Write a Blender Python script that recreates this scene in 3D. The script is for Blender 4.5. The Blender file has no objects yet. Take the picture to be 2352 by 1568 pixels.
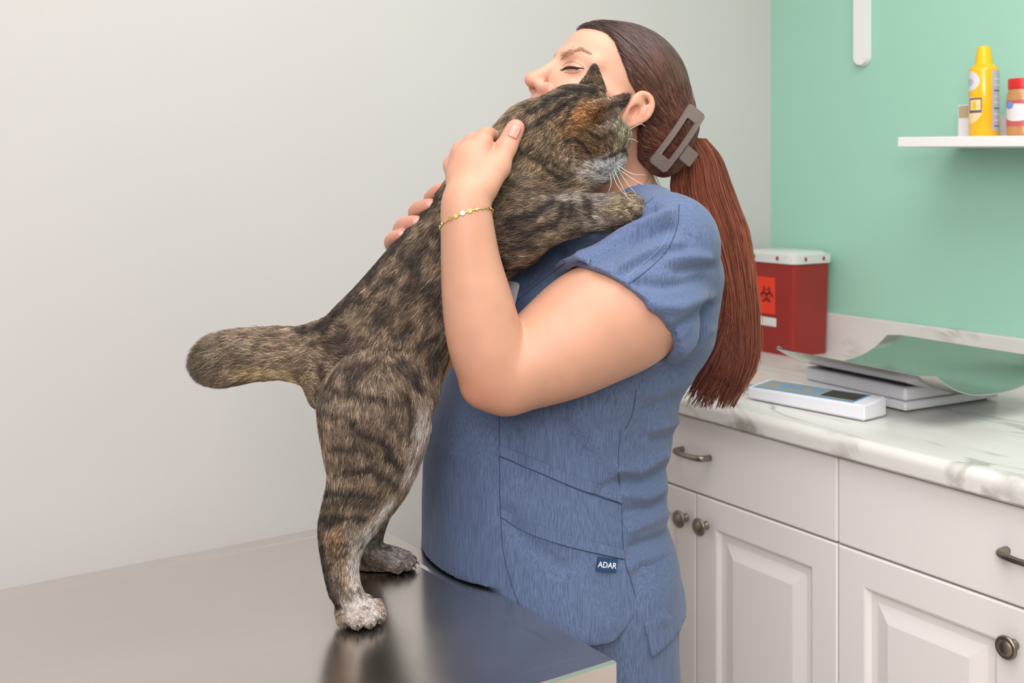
import bpy, bmesh, math, random
import numpy as np
from mathutils import Vector, Matrix, Quaternion
from mathutils.bvhtree import BVHTree
random.seed(7); np.random.seed(7)
S = bpy.context.scene
COL = S.collection

# ------------------------------------------------------------------ camera, world, lights, exposure
FPX, CX, HY, CAMZ = 2550.0, 1176.0, 400.0, 1.33        # focal length in pixels, principal point, eye height
cam_d = bpy.data.cameras.new('camera'); cam = bpy.data.objects.new('camera', cam_d); COL.objects.link(cam)
cam.location = (0, 0, CAMZ); cam.rotation_euler = (math.pi/2, 0, 0)
cam_d.sensor_width = 36.0; cam_d.lens = 36.0*FPX/2352.0
cam_d.shift_y = -(784.0-HY)/2352.0
cam_d.clip_start = 0.05
cam_d.dof.use_dof = True; cam_d.dof.focus_distance = 1.44; cam_d.dof.aperture_fstop = 6.3
S.camera = cam

world = bpy.data.worlds.new('world'); S.world = world; world.use_nodes = True
bg = world.node_tree.nodes['Background']; bg.inputs['Color'].default_value = (1.0, 0.98, 0.95, 1); bg.inputs['Strength'].default_value = 0.3

def area_light(name, loc, target, size, power, color, size_y=None):
    d = bpy.data.lights.new(name, 'AREA'); d.energy = power; d.color = color
    d.shape = 'RECTANGLE'; d.size = size; d.size_y = size_y or size
    o = bpy.data.objects.new(name, d); COL.objects.link(o); o.location = loc
    o.rotation_euler = (Vector(target)-Vector(loc)).to_track_quat('-Z', 'Y').to_euler()
    return o
area_light('flash_umbrella', (-0.25, -0.95, 1.95), (0.1, 1.6, 1.0), 0.8, 28.0, (1.0, 0.985, 1.0))
area_light('ceiling_fill_light', (0.40, 0.95, 2.545), (0.40, 0.95, 0), 1.4, 23.0, (1.0, 0.985, 1.0), 1.4)  # added fill over the right side, standing in for ceiling bounce
area_light('ceiling_fill_light', (-0.55, -0.55, 2.545), (-0.55, -0.55, 0), 1.4, 27.0, (1.0, 0.985, 1.0), 1.4)  # added fill from behind the camera to brighten the cabinet fronts
try:
    cy = S.cycles; cy.max_bounces = 5; cy.diffuse_bounces = 3; cy.glossy_bounces = 3; cy.transmission_bounces = 3; cy.transparent_max_bounces = 4; cy.caustics_reflective = False; cy.caustics_refractive = False
    cy.adaptive_threshold = 0.02
except Exception: pass
vs = S.view_settings
vs.view_transform = 'Standard'; vs.look = 'None'; vs.gamma = 1.0; vs.use_curve_mapping = False; vs.exposure = 0.14

# ------------------------------------------------------------------ helpers
def P(x, y, Y):
    return np.array([(x-CX)/FPX*Y, Y, CAMZ-(y-HY)/FPX*Y])
def V(p): return Vector((float(p[0]), float(p[1]), float(p[2])))
def lin(c):
    c = np.asarray(c, float)/255.0
    return np.where(c <= 0.04045, c/12.92, ((c+0.055)/1.055)**2.4)
def rgba(c): l = lin(c); return (float(l[0]), float(l[1]), float(l[2]), 1.0)

K = np.array([0.655, 2.81]); EX = np.array([0.540, -0.8417]); EY = np.array([0.8417, 0.540])
RZ = math.atan2(EX[1], EX[0])
def R(u, v, z=0.0):
    p = K + u*EX + v*EY; return np.array([p[0], p[1], z])

MATS = {}
def mat(name, color, rough=0.5, metal=0.0, spec=0.5, var=0.0, var_scale=6.0, bump=0.0, bump_scale=200.0, sss=0.0, sss_r=(1, .35, .2), coat=0.0, sheen=0.0):
    m = bpy.data.materials.new(name); m.use_nodes = True; nt = m.node_tree; b = nt.nodes['Principled BSDF']
    b.inputs['Roughness'].default_value = rough; b.inputs['Metallic'].default_value = metal
    b.inputs['Specular IOR Level'].default_value = spec
    c = rgba(color); b.inputs['Base Color'].default_value = c
    tc = nt.nodes.new('ShaderNodeTexCoord')
    if var > 0:
        n = nt.nodes.new('ShaderNodeTexNoise'); n.inputs['Scale'].default_value = var_scale; n.inputs['Detail'].default_value = 4
        nt.links.new(tc.outputs['Object'], n.inputs['Vector'])
        mx = nt.nodes.new('ShaderNodeMix'); mx.data_type = 'RGBA'
        mx.inputs[6].default_value = tuple(min(1, x*(1-var)) for x in c[:3])+(1,)
        mx.inputs[7].default_value = tuple(min(1, x*(1+var)) for x in c[:3])+(1,)
        nt.links.new(n.outputs['Fac'], mx.inputs[0]); nt.links.new(mx.outputs[2], b.inputs['Base Color'])
    if bump > 0:
        n2 = nt.nodes.new('ShaderNodeTexNoise'); n2.inputs['Scale'].default_value = bump_scale; n2.inputs['Detail'].default_value = 3
        nt.links.new(tc.outputs['Object'], n2.inputs['Vector'])
        bp = nt.nodes.new('ShaderNodeBump'); bp.inputs['Strength'].default_value = bump; bp.inputs['Distance'].default_value = 0.002
        nt.links.new(n2.outputs['Fac'], bp.inputs['Height']); nt.links.new(bp.outputs['Normal'], b.inputs['Normal'])
    if sss > 0:
        b.inputs['Subsurface Weight'].default_value = sss; b.inputs['Subsurface Radius'].default_value = sss_r
        b.inputs['Subsurface Scale'].default_value = 0.006
    if coat > 0: b.inputs['Coat Weight'].default_value = coat
    if sheen > 0: b.inputs['Sheen Weight'].default_value = sheen
    MATS[name] = m
    return m

WORLDP = []      # empties whose parts are modelled in world coordinates
def link(name, me, m=None, parent=None, loc=None, rz=None):
    o = bpy.data.objects.new(name, me)
    COL.objects.link(o)
    if m is not None and me is not None: me.materials.append(m)
    if parent is not None:
        o.parent = parent
        if parent in WORLDP: o.matrix_parent_inverse = Matrix.Translation(-parent.location)
    if loc is not None: o.location = V(loc)
    if rz is not None: o.rotation_euler = (0, 0, rz)
    return o
def tag(o, label=None, cat=None, group=None, kind=None):
    if label: o['label'] = label
    if cat: o['category'] = cat
    if group: o['group'] = group
    if kind: o['kind'] = kind
    return o
def empty(name, loc, rz=0.0, label=None, cat=None, group=None):
    o = bpy.data.objects.new(name, None); COL.objects.link(o); o.location = V(loc); o.rotation_euler = (0, 0, rz)
    o.empty_display_size = 0.05
    return tag(o, label, cat, group)
def bm_mesh(name, bm, smooth=False, angle=None):
    me = bpy.data.meshes.new(name); bm.normal_update(); bm.to_mesh(me); bm.free()
    if smooth: me.shade_smooth()
    return me
def box_bm(x0, x1, y0, y1, z0, z1, bev=0.0, seg=2, bm=None):
    bm = bm or bmesh.new()
    vs_ = [bm.verts.new(p) for p in ((x0,y0,z0),(x1,y0,z0),(x1,y1,z0),(x0,y1,z0),(x0,y0,z1),(x1,y0,z1),(x1,y1,z1),(x0,y1,z1))]
    fs = [bm.faces.new([vs_[i] for i in f]) for f in ((3,2,1,0),(4,5,6,7),(0,1,5,4),(1,2,6,5),(2,3,7,6),(3,0,4,7))]
    if bev > 0:
        es = list({e for f in fs for e in f.edges})
        bmesh.ops.bevel(bm, geom=es, offset=bev, segments=seg, profile=0.5, affect='EDGES')
    return bm
def box(name, b, m, parent=None, loc=None, rz=None, bev=0.0, seg=2):
    me = bm_mesh(name, box_bm(*b, bev=bev, seg=seg))
    return link(name, me, m, parent, loc, rz)
def lathe(name, prof, m, parent=None, loc=None, n=32, smooth=True, mats=None):
    """profile of (radius, height) revolved about local z"""
    vs_, fs = [], []
    for r, z in prof:
        for k in range(n):
            a = 2*math.pi*k/n; vs_.append((r*math.cos(a), r*math.sin(a), z))
    for i in range(len(prof)-1):
        for k in range(n):
            k2 = (k+1) % n; fs.append((i*n+k, i*n+k2, (i+1)*n+k2, (i+1)*n+k))
    fs.append(tuple(range(n-1, -1, -1))); fs.append(tuple((len(prof)-1)*n+k for k in range(n)))
    me = bpy.data.meshes.new(name); me.from_pydata(vs_, [], fs)
    if smooth:
        me.shade_smooth()
        try: me.set_sharp_from_angle(angle=math.radians(40))
        except Exception: pass
    return link(name, me, m, parent, loc)
def tube_data(pts, rads, n=8, closed=False):
    pts = [np.asarray(p, float) for p in pts]; N = len(pts)
    if np.isscalar(rads): rads = [rads]*N
    vs_, fs = [], []; prev = None
    for i, p in enumerate(pts):
        if closed: t = pts[(i+1) % N]-pts[i-1]
        else: t = pts[min(i+1, N-1)]-pts[max(i-1, 0)]
        t = t/(np.linalg.norm(t)+1e-12)
        if prev is None:
            a = np.array([0, 0, 1.0]) if abs(t[2]) < 0.9 else np.array([1.0, 0, 0])
        else: a = prev
        s = a-t*np.dot(a, t); s /= np.linalg.norm(s)+1e-12; prev = s; c = np.cross(t, s)
        for k in range(n):
            w = 2*math.pi*k/n; vs_.append(tuple(p+rads[i]*(math.cos(w)*s+math.sin(w)*c)))
    for i in range(N if closed else N-1):
        j = (i+1) % N
        for k in range(n):
            k2 = (k+1) % n; fs.append((i*n+k, i*n+k2, j*n+k2, j*n+k))
    if not closed:
        fs.append(tuple(range(n-1, -1, -1))); fs.append(tuple((N-1)*n+k for k in range(n)))
    return vs_, fs
def tube(name, pts, rads, m, parent=None, n=8, closed=False, loc=None):
    v, f = tube_data(pts, rads, n, closed)
    me = bpy.data.meshes.new(name); me.from_pydata(v, [], f); me.shade_smooth()
    return link(name, me, m, parent, loc)
def spline(pts, n):
    """Catmull-Rom through points, n samples"""
    pts = np.asarray(pts, float); N = len(pts)
    q = np.vstack([2*pts[0]-pts[1], pts, 2*pts[-1]-pts[-2]])
    t = np.linspace(0, N-1-1e-9, n); i = t.astype(int); u = (t-i)[:, None]
    a, b, c, d = q[i], q[i+1], q[i+2], q[i+3]
    return 0.5*(2*b+(c-a)*u+(2*a-5*b+4*c-d)*u**2+(3*b-a-3*c+d)*u**3)
def smooth_sharp(o, deg=35):
    o.data.shade_smooth()
    try: o.data.set_sharp_from_angle(angle=math.radians(deg))
    except Exception: pass
    return o
# ------------------------------------------------------------------ materials of the room
M_wall = mat('grey_wall_paint', (213, 208, 205), 0.75, var=0.02, var_scale=3, bump=0.05, bump_scale=350)
M_green = mat('mint_wall_paint', (165, 214, 192), 0.6, var=0.025, var_scale=3, bump=0.05, bump_scale=350)
M_white = mat('white_laminate', (240, 233, 229), 0.42, var=0.01, var_scale=4)
M_ceil = mat('ceiling_paint', (236, 234, 230), 0.85)
M_floor = mat('vinyl_floor', (176, 164, 150), 0.5, var=0.12, var_scale=9)
M_nickel = mat('brushed_nickel', (150, 140, 128), 0.32, metal=1.0)
M_dark = mat('dark_gap', (70, 62, 54), 0.8)
M_plastic = mat('white_plastic', (236, 236, 240), 0.35)
M_shelf = mat('white_shelf', (243, 240, 238), 0.45)

def marble():
    m = bpy.data.materials.new('marble_laminate'); m.use_nodes = True; nt = m.node_tree; b = nt.nodes['Principled BSDF']
    N = nt.nodes.new; L = nt.links.new
    tc = N('ShaderNodeTexCoord')
    nz = N('ShaderNodeTexNoise'); nz.inputs['Scale'].default_value = 3.2; nz.inputs['Detail'].default_value = 6; nz.inputs['Distortion'].default_value = 0.8
    mp = N('ShaderNodeMapping'); mp.inputs['Rotation'].default_value = (0, 0, 0.45); mp.inputs['Scale'].default_value = (0.75, 2.6, 1.6)
    L(tc.outputs['Object'], mp.inputs['Vector']); L(mp.outputs['Vector'], nz.inputs['Vector'])
    # thin veins where the noise passes one half
    sub = N('ShaderNodeMath'); sub.operation = 'SUBTRACT'; sub.inputs[1].default_value = 0.5; L(nz.outputs['Fac'], sub.inputs[0])
    ab = N('ShaderNodeMath'); ab.operation = 'ABSOLUTE'; L(sub.outputs[0], ab.inputs[0])
    rp = N('ShaderNodeValToRGB'); rp.color_ramp.elements[0].position = 0.0; rp.color_ramp.elements[1].position = 0.028
    rp.color_ramp.elements[0].color = (1, 1, 1, 1); rp.color_ramp.elements[1].color = (0, 0, 0, 1); L(ab.outputs[0], rp.inputs['Fac'])
    n2 = N('ShaderNodeTexNoise'); n2.inputs['Scale'].default_value = 5.0; n2.inputs['Detail'].default_value = 3; L(tc.outputs['Object'], n2.inputs['Vector'])
    r2 = N('ShaderNodeValToRGB'); r2.color_ramp.elements[0].position = 0.42; r2.color_ramp.elements[1].position = 0.68; L(n2.outputs['Fac'], r2.inputs['Fac'])
    mu = N('ShaderNodeMath'); mu.operation = 'MULTIPLY'; L(rp.outputs['Color'], mu.inputs[0]); L(r2.outputs['Color'], mu.inputs[1])
    cl = N('ShaderNodeMix'); cl.data_type = 'RGBA'; cl.inputs[6].default_value = rgba((236, 233, 228)); cl.inputs[7].default_value = rgba((212, 207, 200))
    n3 = N('ShaderNodeTexNoise'); n3.inputs['Scale'].default_value = 7; n3.inputs['Detail'].default_value = 5; L(mp.outputs['Vector'], n3.inputs['Vector']); L(n3.outputs['Fac'], cl.inputs[0])
    mx = N('ShaderNodeMix'); mx.data_type = 'RGBA'; L(cl.outputs[2], mx.inputs[6]); mx.inputs[7].default_value = rgba((150, 142, 134)); L(mu.outputs[0], mx.inputs[0])
    L(mx.outputs[2], b.inputs['Base Color']); b.inputs['Roughness'].default_value = 0.24
    return m
M_marble = marble()

def steel():
    m = bpy.data.materials.new('brushed_stainless_steel'); m.use_nodes = True; nt = m.node_tree; b = nt.nodes['Principled BSDF']
    N = nt.nodes.new; L = nt.links.new
    tc = N('ShaderNodeTexCoord'); mp = N('ShaderNodeMapping'); mp.inputs['Scale'].default_value = (4, 260, 1)
    L(tc.outputs['Object'], mp.inputs['Vector'])
    nz = N('ShaderNodeTexNoise'); nz.inputs['Scale'].default_value = 3; nz.inputs['Detail'].default_value = 4; L(mp.outputs['Vector'], nz.inputs['Vector'])
    n2 = N('ShaderNodeTexNoise'); n2.inputs['Scale'].default_value = 7; n2.inputs['Detail'].default_value = 5; L(tc.outputs['Object'], n2.inputs['Vector'])
    r = N('ShaderNodeMapRange'); r.inputs['To Min'].default_value = 0.17; r.inputs['To Max'].default_value = 0.29; L(n2.outputs['Fac'], r.inputs['Value']); L(r.outputs[0], b.inputs['Roughness'])
    mx = N('ShaderNodeMix'); mx.data_type = 'RGBA'; mx.inputs[6].default_value = rgba((214, 207, 202)); mx.inputs[7].default_value = rgba((228, 222, 217)); L(nz.outputs['Fac'], mx.inputs[0]); L(mx.outputs[2], b.inputs['Base Color'])
    bp = N('ShaderNodeBump'); bp.inputs['Strength'].default_value = 0.05; bp.inputs['Distance'].default_value = 0.0005; L(nz.outputs['Fac'], bp.inputs['Height']); L(bp.outputs['Normal'], b.inputs['Normal'])
    b.inputs['Metallic'].default_value = 1.0; b.inputs['Anisotropic'].default_value = 0.55
    return m
M_steel = steel()
M_steel2 = mat('polished_stainless_tray', (190, 190, 186), 0.16, metal=1.0)

# ------------------------------------------------------------------ room shell (local frame: x along the counter, y into the mint wall)
UL, VL, HC = 3.5, 3.4, 2.56
room = R(0, 0, 0)
def struct(name, b, m):
    o = link(name, bm_mesh(name, box_bm(*b)), m, None, room, RZ); tag(o, kind='structure'); return o
struct('floor', (-0.1, UL+0.1, -VL-0.1, 0.1, -0.05, 0.0), M_floor)
struct('ceiling', (-0.1, UL+0.1, -VL-0.1, 0.1, HC, HC+0.05), M_ceil)
struct('wall_left', (-0.1, 0.0, -VL-0.1, 0.1, 0.0, HC), M_wall)
struct('wall_right', (0.0, UL, 0.0, 0.1, 0.0, HC), M_green)
struct('wall_near', (UL, UL+0.1, -VL-0.1, 0.1, 0.0, HC), M_wall)
struct('wall_rear', (0.0, UL, -VL-0.1, -VL, 0.0, HC), M_wall)
bb = link('baseboard_left', bm_mesh('baseboard', box_bm(0.0, 0.012, -VL, -0.62, 0.0, 0.10, 0.003)), M_shelf, None, room, RZ); tag(bb, kind='structure')

# ------------------------------------------------------------------ base cabinets
ZC = 0.91
DW = 0.34
def door_mesh(w, z0, z1):
    """raised-panel door, front towards -y, thickness 0.018, in local x 0..w"""
    bm = bmesh.new()
    def ring(ins, y): return [bm.verts.new(p) for p in ((ins, y, z0+ins), (w-ins, y, z0+ins), (w-ins, y, z1-ins), (ins, y, z1-ins))]
    prof = [(0.0, 0.0), (0.0, -0.0155), (0.0025, -0.018), (0.052, -0.018), (0.0555, -0.0165), (0.0600, -0.0095), (0.0720, -0.0095), (0.0750, -0.0105), (0.0960, -0.0168), (0.0975, -0.0172)]
    rings = [ring(i, y) for i, y in prof]
    for a, b in zip(rings[:-1], rings[1:]):
        for k in range(4): bm.faces.new((a[k], a[(k+1) % 4], b[(k+1) % 4], b[k]))
    bm.faces.new(rings[-1]); bm.faces.new(rings[0][::-1])
    bmesh.ops.recalc_face_normals(bm, faces=bm.faces)
    return bm_mesh('door', bm)
def drawer_mesh(w, z0, z1): return bm_mesh('drawer_front', box_bm(0, w, -0.018, 0, z0, z1, 0.003, 2))
def handle_mesh():
    pts = [(-0.038, 0, 0), (-0.038, -0.014, 0.0), (-0.033, -0.022, 0), (-0.018, -0.027, 0), (0, -0.029, 0), (0.018, -0.027, 0), (0.033, -0.022, 0), (0.038, -0.014, 0), (0.038, 0, 0)]
    pts = spline(pts, 33); r = [0.0048+0.0012*abs(p[0])/0.038 for p in pts]
    v, f = tube_data(pts, r, 10); me = bpy.data.meshes.new('handle'); me.from_pydata(v, [], f); me.shade_smooth(); return me
def knob_mesh():
    prof = [(0.008, 0), (0.0075, 0.003), (0.0052, 0.006), (0.005, 0.011), (0.0075, 0.014), (0.0145, 0.0165), (0.0165, 0.0185), (0.0165, 0.0205), (0.0150, 0.0222), (0.0125, 0.0228), (0.0118, 0.0222), (0.0108, 0.0232), (0.006, 0.0252), (0.001, 0.0257)]
    n = 28; vs_, fs = [], []
    for r, z in prof:
        for k in range(n):
            a = 2*math.pi*k/n; vs_.append((r*math.cos(a), -z, r*math.sin(a)))
    for i in range(len(prof)-1):
        for k in range(n): fs.append((i*n+k, i*n+(k+1) % n, (i+1)*n+(k+1) % n, (i+1)*n+k))
    fs.append(tuple((len(prof)-1)*n+k for k in range(n)))
    me = bpy.data.meshes.new('knob'); me.from_pydata(vs_, [], fs); me.shade_smooth(); return me
G = 0.0012
ME = dict(door=door_mesh(DW-2*G, 0.12, 0.7265), drawer=drawer_mesh(2*DW-2*G, 0.7295, 0.868), handle=handle_mesh(), knob=knob_mesh())
for k_, m_ in (('door', M_white), ('drawer', M_white), ('handle', M_nickel), ('knob', M_nickel)): ME[k_].materials.append(m_)
CF = -0.625     # plane of the cabinet fronts' carcass
CLAB = ['white base cabinet under the sharps container, its handle nearest the person', 'white base cabinet beside the first, farther from the mint wall corner', 'white base cabinet at the end of the counter nearest the camera']
for i, u0 in enumerate((0.094, 0.774, 1.454)):
    c = empty('base_cabinet', R(u0, CF, 0), RZ, CLAB[i], 'cabinet', 'white base cabinets under the counter')
    bm = box_bm(0.0, 2*DW, 0.0, 0.60, 0.11, 0.873); link('carcass', bm_mesh('carcass', bm), M_white, c)
    link('toe_kick', bm_mesh('toe_kick', box_bm(0.0, 2*DW, 0.06, 0.075, 0.0, 0.11)), M_dark, c)
    dr = link('drawer', ME['drawer'], None, c, (G, -0.001, 0)); link('handle', ME['handle'], None, dr, (DW-G, -0.018, 0.803))
    for s in (0, 1):
        d = link('door', ME['door'], None, c, (s*DW+G, -0.001, 0))
        link('knob', ME['knob'], None, d, ((DW-0.028) if s == 0 else 0.028, -0.0178, 0.675))
fl = link('filler_panel', bm_mesh('filler_panel', box_bm(0.0, 0.093, -0.019, 0.0, 0.11, 0.868, 0.002)), M_white, None, R(0.0005, CF, 0), RZ)
tag(fl, 'narrow white filler strip between the first cabinet and the grey wall', 'panel')

# countertop with a rolled front edge and a backsplash
ct = empty('countertop', R(0.0, 0.0, 0.0), RZ, 'white marble patterned countertop with rolled front edge under the pet scale', 'countertop')
fr = -0.662; prof = [(-0.022, ZC-0.036), (fr+0.004, ZC-0.036), (fr, ZC-0.032), (fr, ZC-0.016)]
for a in range(1, 7):
    w = a/6*math.pi/2; prof.append((fr+0.016-0.016*math.cos(w), ZC-0.016+0.016*math.sin(w)))
prof += [(-0.022, ZC)]
bm = bmesh.new(); rings = []
for u in (0.002, 2.2): rings.append([bm.verts.new((u, v, z)) for v, z in prof])
n_ = len(prof)
for k in range(n_): bm.faces.new((rings[0][k], rings[0][(k+1) % n_], rings[1][(k+1) % n_], rings[1][k]))
bm.faces.new(rings[0][::-1]); bm.faces.new(rings[1]); bmesh.ops.recalc_face_normals(bm, faces=bm.faces)
smooth_sharp(link('worktop', bm_mesh('worktop', bm), M_marble, ct))
bs = link('backsplash', bm_mesh('backsplash', box_bm(0.002, 2.2, -0.021, -0.001, ZC-0.036, ZC+0.092, 0.003)), M_marble, None, R(0, 0, 0), RZ); tag(bs, 'low white marble patterned backsplash strip along the foot of the mint wall', 'backsplash')

# ------------------------------------------------------------------ sharps container
M_red = mat('sharps_red_plastic', (152, 38, 32), 0.32, sss=0.15, var=0.06, var_scale=5)
M_lid = mat('sharps_lid_plastic', (226, 226, 222), 0.4)
M_orange = mat('biohazard_label', (236, 60, 30), 0.5)
M_ink = mat('label_ink', (110, 20, 16), 0.6)
sc = empty('sharps_container', R(0.140, -0.0895, ZC), RZ, 'dark red sharps container with white lid in the counter corner', 'container')
def tapered_box(w0, d0, w1, d1, h, rad, m, name, z0=0.0, n=6):
    bm = bmesh.new(); rs = []
    for (w, d, z) in ((w0, d0, z0), (w1, d1, z0+h)):
        ring = []
        for cx, cy, a0 in ((w/2-rad, d/2-rad, 0), (-w/2+rad, d/2-rad, 90), (-w/2+rad, -d/2+rad, 180), (w/2-rad, -d/2+rad, 270)):
            for k in range(n+1):
                a = math.radians(a0+90*k/n); ring.append(bm.verts.new((cx+rad*math.cos(a), cy+rad*math.sin(a), z)))
        rs.append(ring)
    N = len(rs[0])
    for k in range(N): bm.faces.new((rs[0][k], rs[0][(k+1) % N], rs[1][(k+1) % N], rs[1][k]))
    bm.faces.new(rs[0][::-1]); bm.faces.new(rs[1]); bmesh.ops.recalc_face_normals(bm, faces=bm.faces)
    return bm_mesh(name, bm)
smooth_sharp(link('bin', tapered_box(0.150, 0.120, 0.160, 0.128, 0.213, 0.018, M_red, 'bin'), M_red, sc))
ld = smooth_sharp(link('lid', tapered_box(0.168, 0.135, 0.172, 0.138, 0.020, 0.02, M_lid, 'lid', 0.213), M_lid, sc))
smooth_sharp(link('lid_top', tapered_box(0.160, 0.126, 0.140, 0.104, 0.007, 0.02, M_lid, 'lid_top', 0.233), M_lid, sc))
for x_, y_ in ((-0.04, -0.0692), (0.035, -0.0692), (0.072, -0.064), ):
    link('lid_clip', bm_mesh('lid_clip', box_bm(x_-0.003, x_+0.003, y_-0.002, y_+0.001, 0.221, 0.229, 0.0005)), M_red, ld)
for y_ in (-0.03, 0.03):
    link('lid_clip', bm_mesh('lid_clip', box_bm(0.084, 0.0872, y_-0.003, y_+0.003, 0.220, 0.228, 0.0005)), M_red, ld)
# biohazard sticker on the front (towards -y)
st = link('biohazard_label', bm_mesh('biohazard_label', box_bm(-0.055, 0.022, -0.0640, -0.0615, 0.092, 0.178, 0.0004)), M_orange, sc)
def ring_mesh(cx, cz, r, w, y, a0=0, a1=360, n=24):
    v, f = [], []
    for k in range(n+1):
        a = math.radians(a0+(a1-a0)*k/n)
        for rr in (r-w, r+w): v.append((cx+rr*math.cos(a), y, cz+rr*math.sin(a)))
    for k in range(n): f.append((2*k, 2*k+1, 2*k+3, 2*k+2))
    return v, f
va, fa = [], []
for k in range(3):
    a = math.radians(90+120*k); v, f = ring_mesh(-0.004+0.0115*math.cos(a), 0.137+0.0115*math.sin(a), 0.0095, 0.0022, -0.0643, 90+120*k+35, 90+120*k+325)
    off = len(va); va += v; fa += [tuple(i+off for i in q) for q in f]
v, f = ring_mesh(-0.004, 0.137, 0.0125, 0.0012, -0.0643); off = len(va); va += v; fa += [tuple(i+off for i in q) for q in f]
me = bpy.data.meshes.new('biohazard_symbol'); me.from_pydata(va, [], fa); link('biohazard_symbol', me, M_ink, st)
link('white_label', bm_mesh('white_label', box_bm(-0.055, 0.024, -0.0632, -0.0595, 0.063, 0.084, 0.002)), M_lid, sc)

# ------------------------------------------------------------------ pet scale: base, curved tray; separate display unit
def xyr(p0, p1): d = np.asarray(p1)-np.asarray(p0); return math.atan2(d[1], d[0])
FRc = P(2080, 950, FPX*(CAMZ-ZC)/(950-HY)); FLc = P(1845, 895, FPX*(CAMZ-ZC)/(895-HY))
a_s = xyr(FLc[:2], FRc[:2]); ls = np.linalg.norm(FRc[:2]-FLc[:2])
sc2 = empty('pet_scale', (FLc[0], FLc[1], ZC), a_s, 'white pet scale base carrying a curved stainless steel tray', 'scale')
link('base_lower', bm_mesh('base_lower', box_bm(0, ls, 0, 0.25, 0.004, 0.020, 0.004, 3)), M_plastic, sc2)
link('base_upper', bm_mesh('base_upper', box_bm(0.002, ls-0.002, 0.002, 0.248, 0.0205, 0.046, 0.006, 3)), M_plastic, sc2)
for fx in (0.02, ls-0.02):
    for fy in (0.02, 0.23): lathe('foot', [(0.008, 0), (0.008, 0.005)], M_dark, sc2, (fx, fy, 0), 12)
# tray: cradle profile across y, sheet thickness
tl, tw = 0.365, 0.34; nx_, ny_ = 24, 24
bm = bmesh.new(); top, bot = [], []
for i in range(nx_+1):
    rt, rb = [], []
    for j in range(ny_+1):
        tx, ty = i/nx_, j/ny_*2-1
        x = tl*tx
        ex = max(0, abs(tx*2-1)-0.90)/0.10; yy = 0.085+ty*(tw/2-0.022*(1-math.sqrt(max(0, 1-ex*ex))))
        z = 0.0478+0.043*abs(ty)**2.6
        rt.append(bm.verts.new((x, yy, z))); rb.append(bm.verts.new((x, yy, z-0.0016)))
    top.append(rt); bot.append(rb)
for i in range(nx_):
    for j in range(ny_):
        bm.faces.new((top[i][j], top[i+1][j], top[i+1][j+1], top[i][j+1])); bm.faces.new((bot[i][j+1], bot[i+1][j+1], bot[i+1][j], bot[i][j]))
for i in range(nx_):
    bm.faces.new((top[i][0], bot[i][0], bot[i+1][0], top[i+1][0])); bm.faces.new((top[i+1][-1], bot[i+1][-1], bot[i][-1], top[i][-1]))
for j in range(ny_):
    bm.faces.new((top[0][j+1], bot[0][j+1], bot[0][j], top[0][j])); bm.faces.new((top[-1][j], bot[-1][j], bot[-1][j+1], top[-1][j+1]))
bmesh.ops.recalc_face_normals(bm, faces=bm.faces)
smooth_sharp(link('tray', bm_mesh('tray', bm), M_steel2, sc2))
# display unit
D0 = P(1717, 917, FPX*(CAMZ-ZC)/(917-HY)); D1 = P(1985, 970, FPX*(CAMZ-ZC)/(970-HY)); ld_ = np.linalg.norm(D1[:2]-D0[:2])
du = empty('scale_display', (D0[0], D0[1], ZC), xyr(D0[:2], D1[:2]), 'white scale display unit with blue buttons lying in front of the pet scale', 'display')
M_keys = mat('blue_keypad', (110, 160, 205), 0.4); M_face = mat('grey_keypad', (150, 156, 150), 0.4); M_lcd = mat('dark_lcd', (58, 62, 56), 0.2); M_blue = mat('blue_rim', (70, 150, 205), 0.4)
bm = box_bm(0, ld_, 0, 0.068, 0.002, 0.031)
for v_ in bm.verts:
    if v_.co.z > 0.02: v_.co.z = 0.024+0.007*v_.co.y/0.068+0.005*v_.co.x/ld_
bmesh.ops.bevel(bm, geom=list(bm.edges), offset=0.003, segments=2, affect='EDGES'); link('case', bm_mesh('case', bm), M_plastic, du)
def on_top(x0, x1, y0, y1, h, nm, m, par):
    bm = box_bm(x0, x1, y0, y1, 0, h)
    for v_ in bm.verts: v_.co.z += 0.0240+0.007*v_.co.y/0.068+0.005*v_.co.x/ld_
    return link(nm, bm_mesh(nm, bm), m, par)
rim = on_top(0.010, ld_*0.90, 0.003, 0.060, 0.0004, 'keypad_rim', M_blue, du)
kp = on_top(0.014, ld_*0.89, 0.007, 0.058, 0.0009, 'keypad', M_face, du)
for i, x_ in enumerate((0.052, 0.078, 0.122)): on_top(x_, x_+0.018, 0.026, 0.044, 0.0016, 'button', M_keys, kp)
on_top(0.150, ld_*0.885, 0.014, 0.052, 0.0014, 'lcd_window', M_lcd, du)

# ------------------------------------------------------------------ wall shelf and the things on it
zs = 1.405; us = 0.543
sh = empty('wall_shelf', R(us, 0, zs), RZ, 'white floating wall shelf on the mint wall holding snack containers', 'shelf')
sh.rotation_euler = (0, math.radians(1.0), RZ)
link('board', bm_mesh('board', box_bm(0, 1.1, -0.2, -0.001, -0.020, 0, 0.0015)), M_shelf, sh)
def bracket(u):
    bm = bmesh.new(); pr = [(-0.001, -0.0205), (-0.165, -0.0205), (-0.165, -0.026), (-0.05, -0.046), (-0.001, -0.056)]
    a = [bm.verts.new((u-0.014, y, z)) for y, z in pr]; b = [bm.verts.new((u+0.014, y, z)) for y, z in pr]; n = len(pr)
    for k in range(n): bm.faces.new((a[k], a[(k+1) % n], b[(k+1) % n], b[k]))
    bm.faces.new(a[::-1]); bm.faces.new(b); bmesh.ops.recalc_face_normals(bm, faces=bm.faces)
    link('bracket', bm_mesh('bracket', bm), M_plastic, sh)
bracket(0.27); bracket(0.85)

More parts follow.
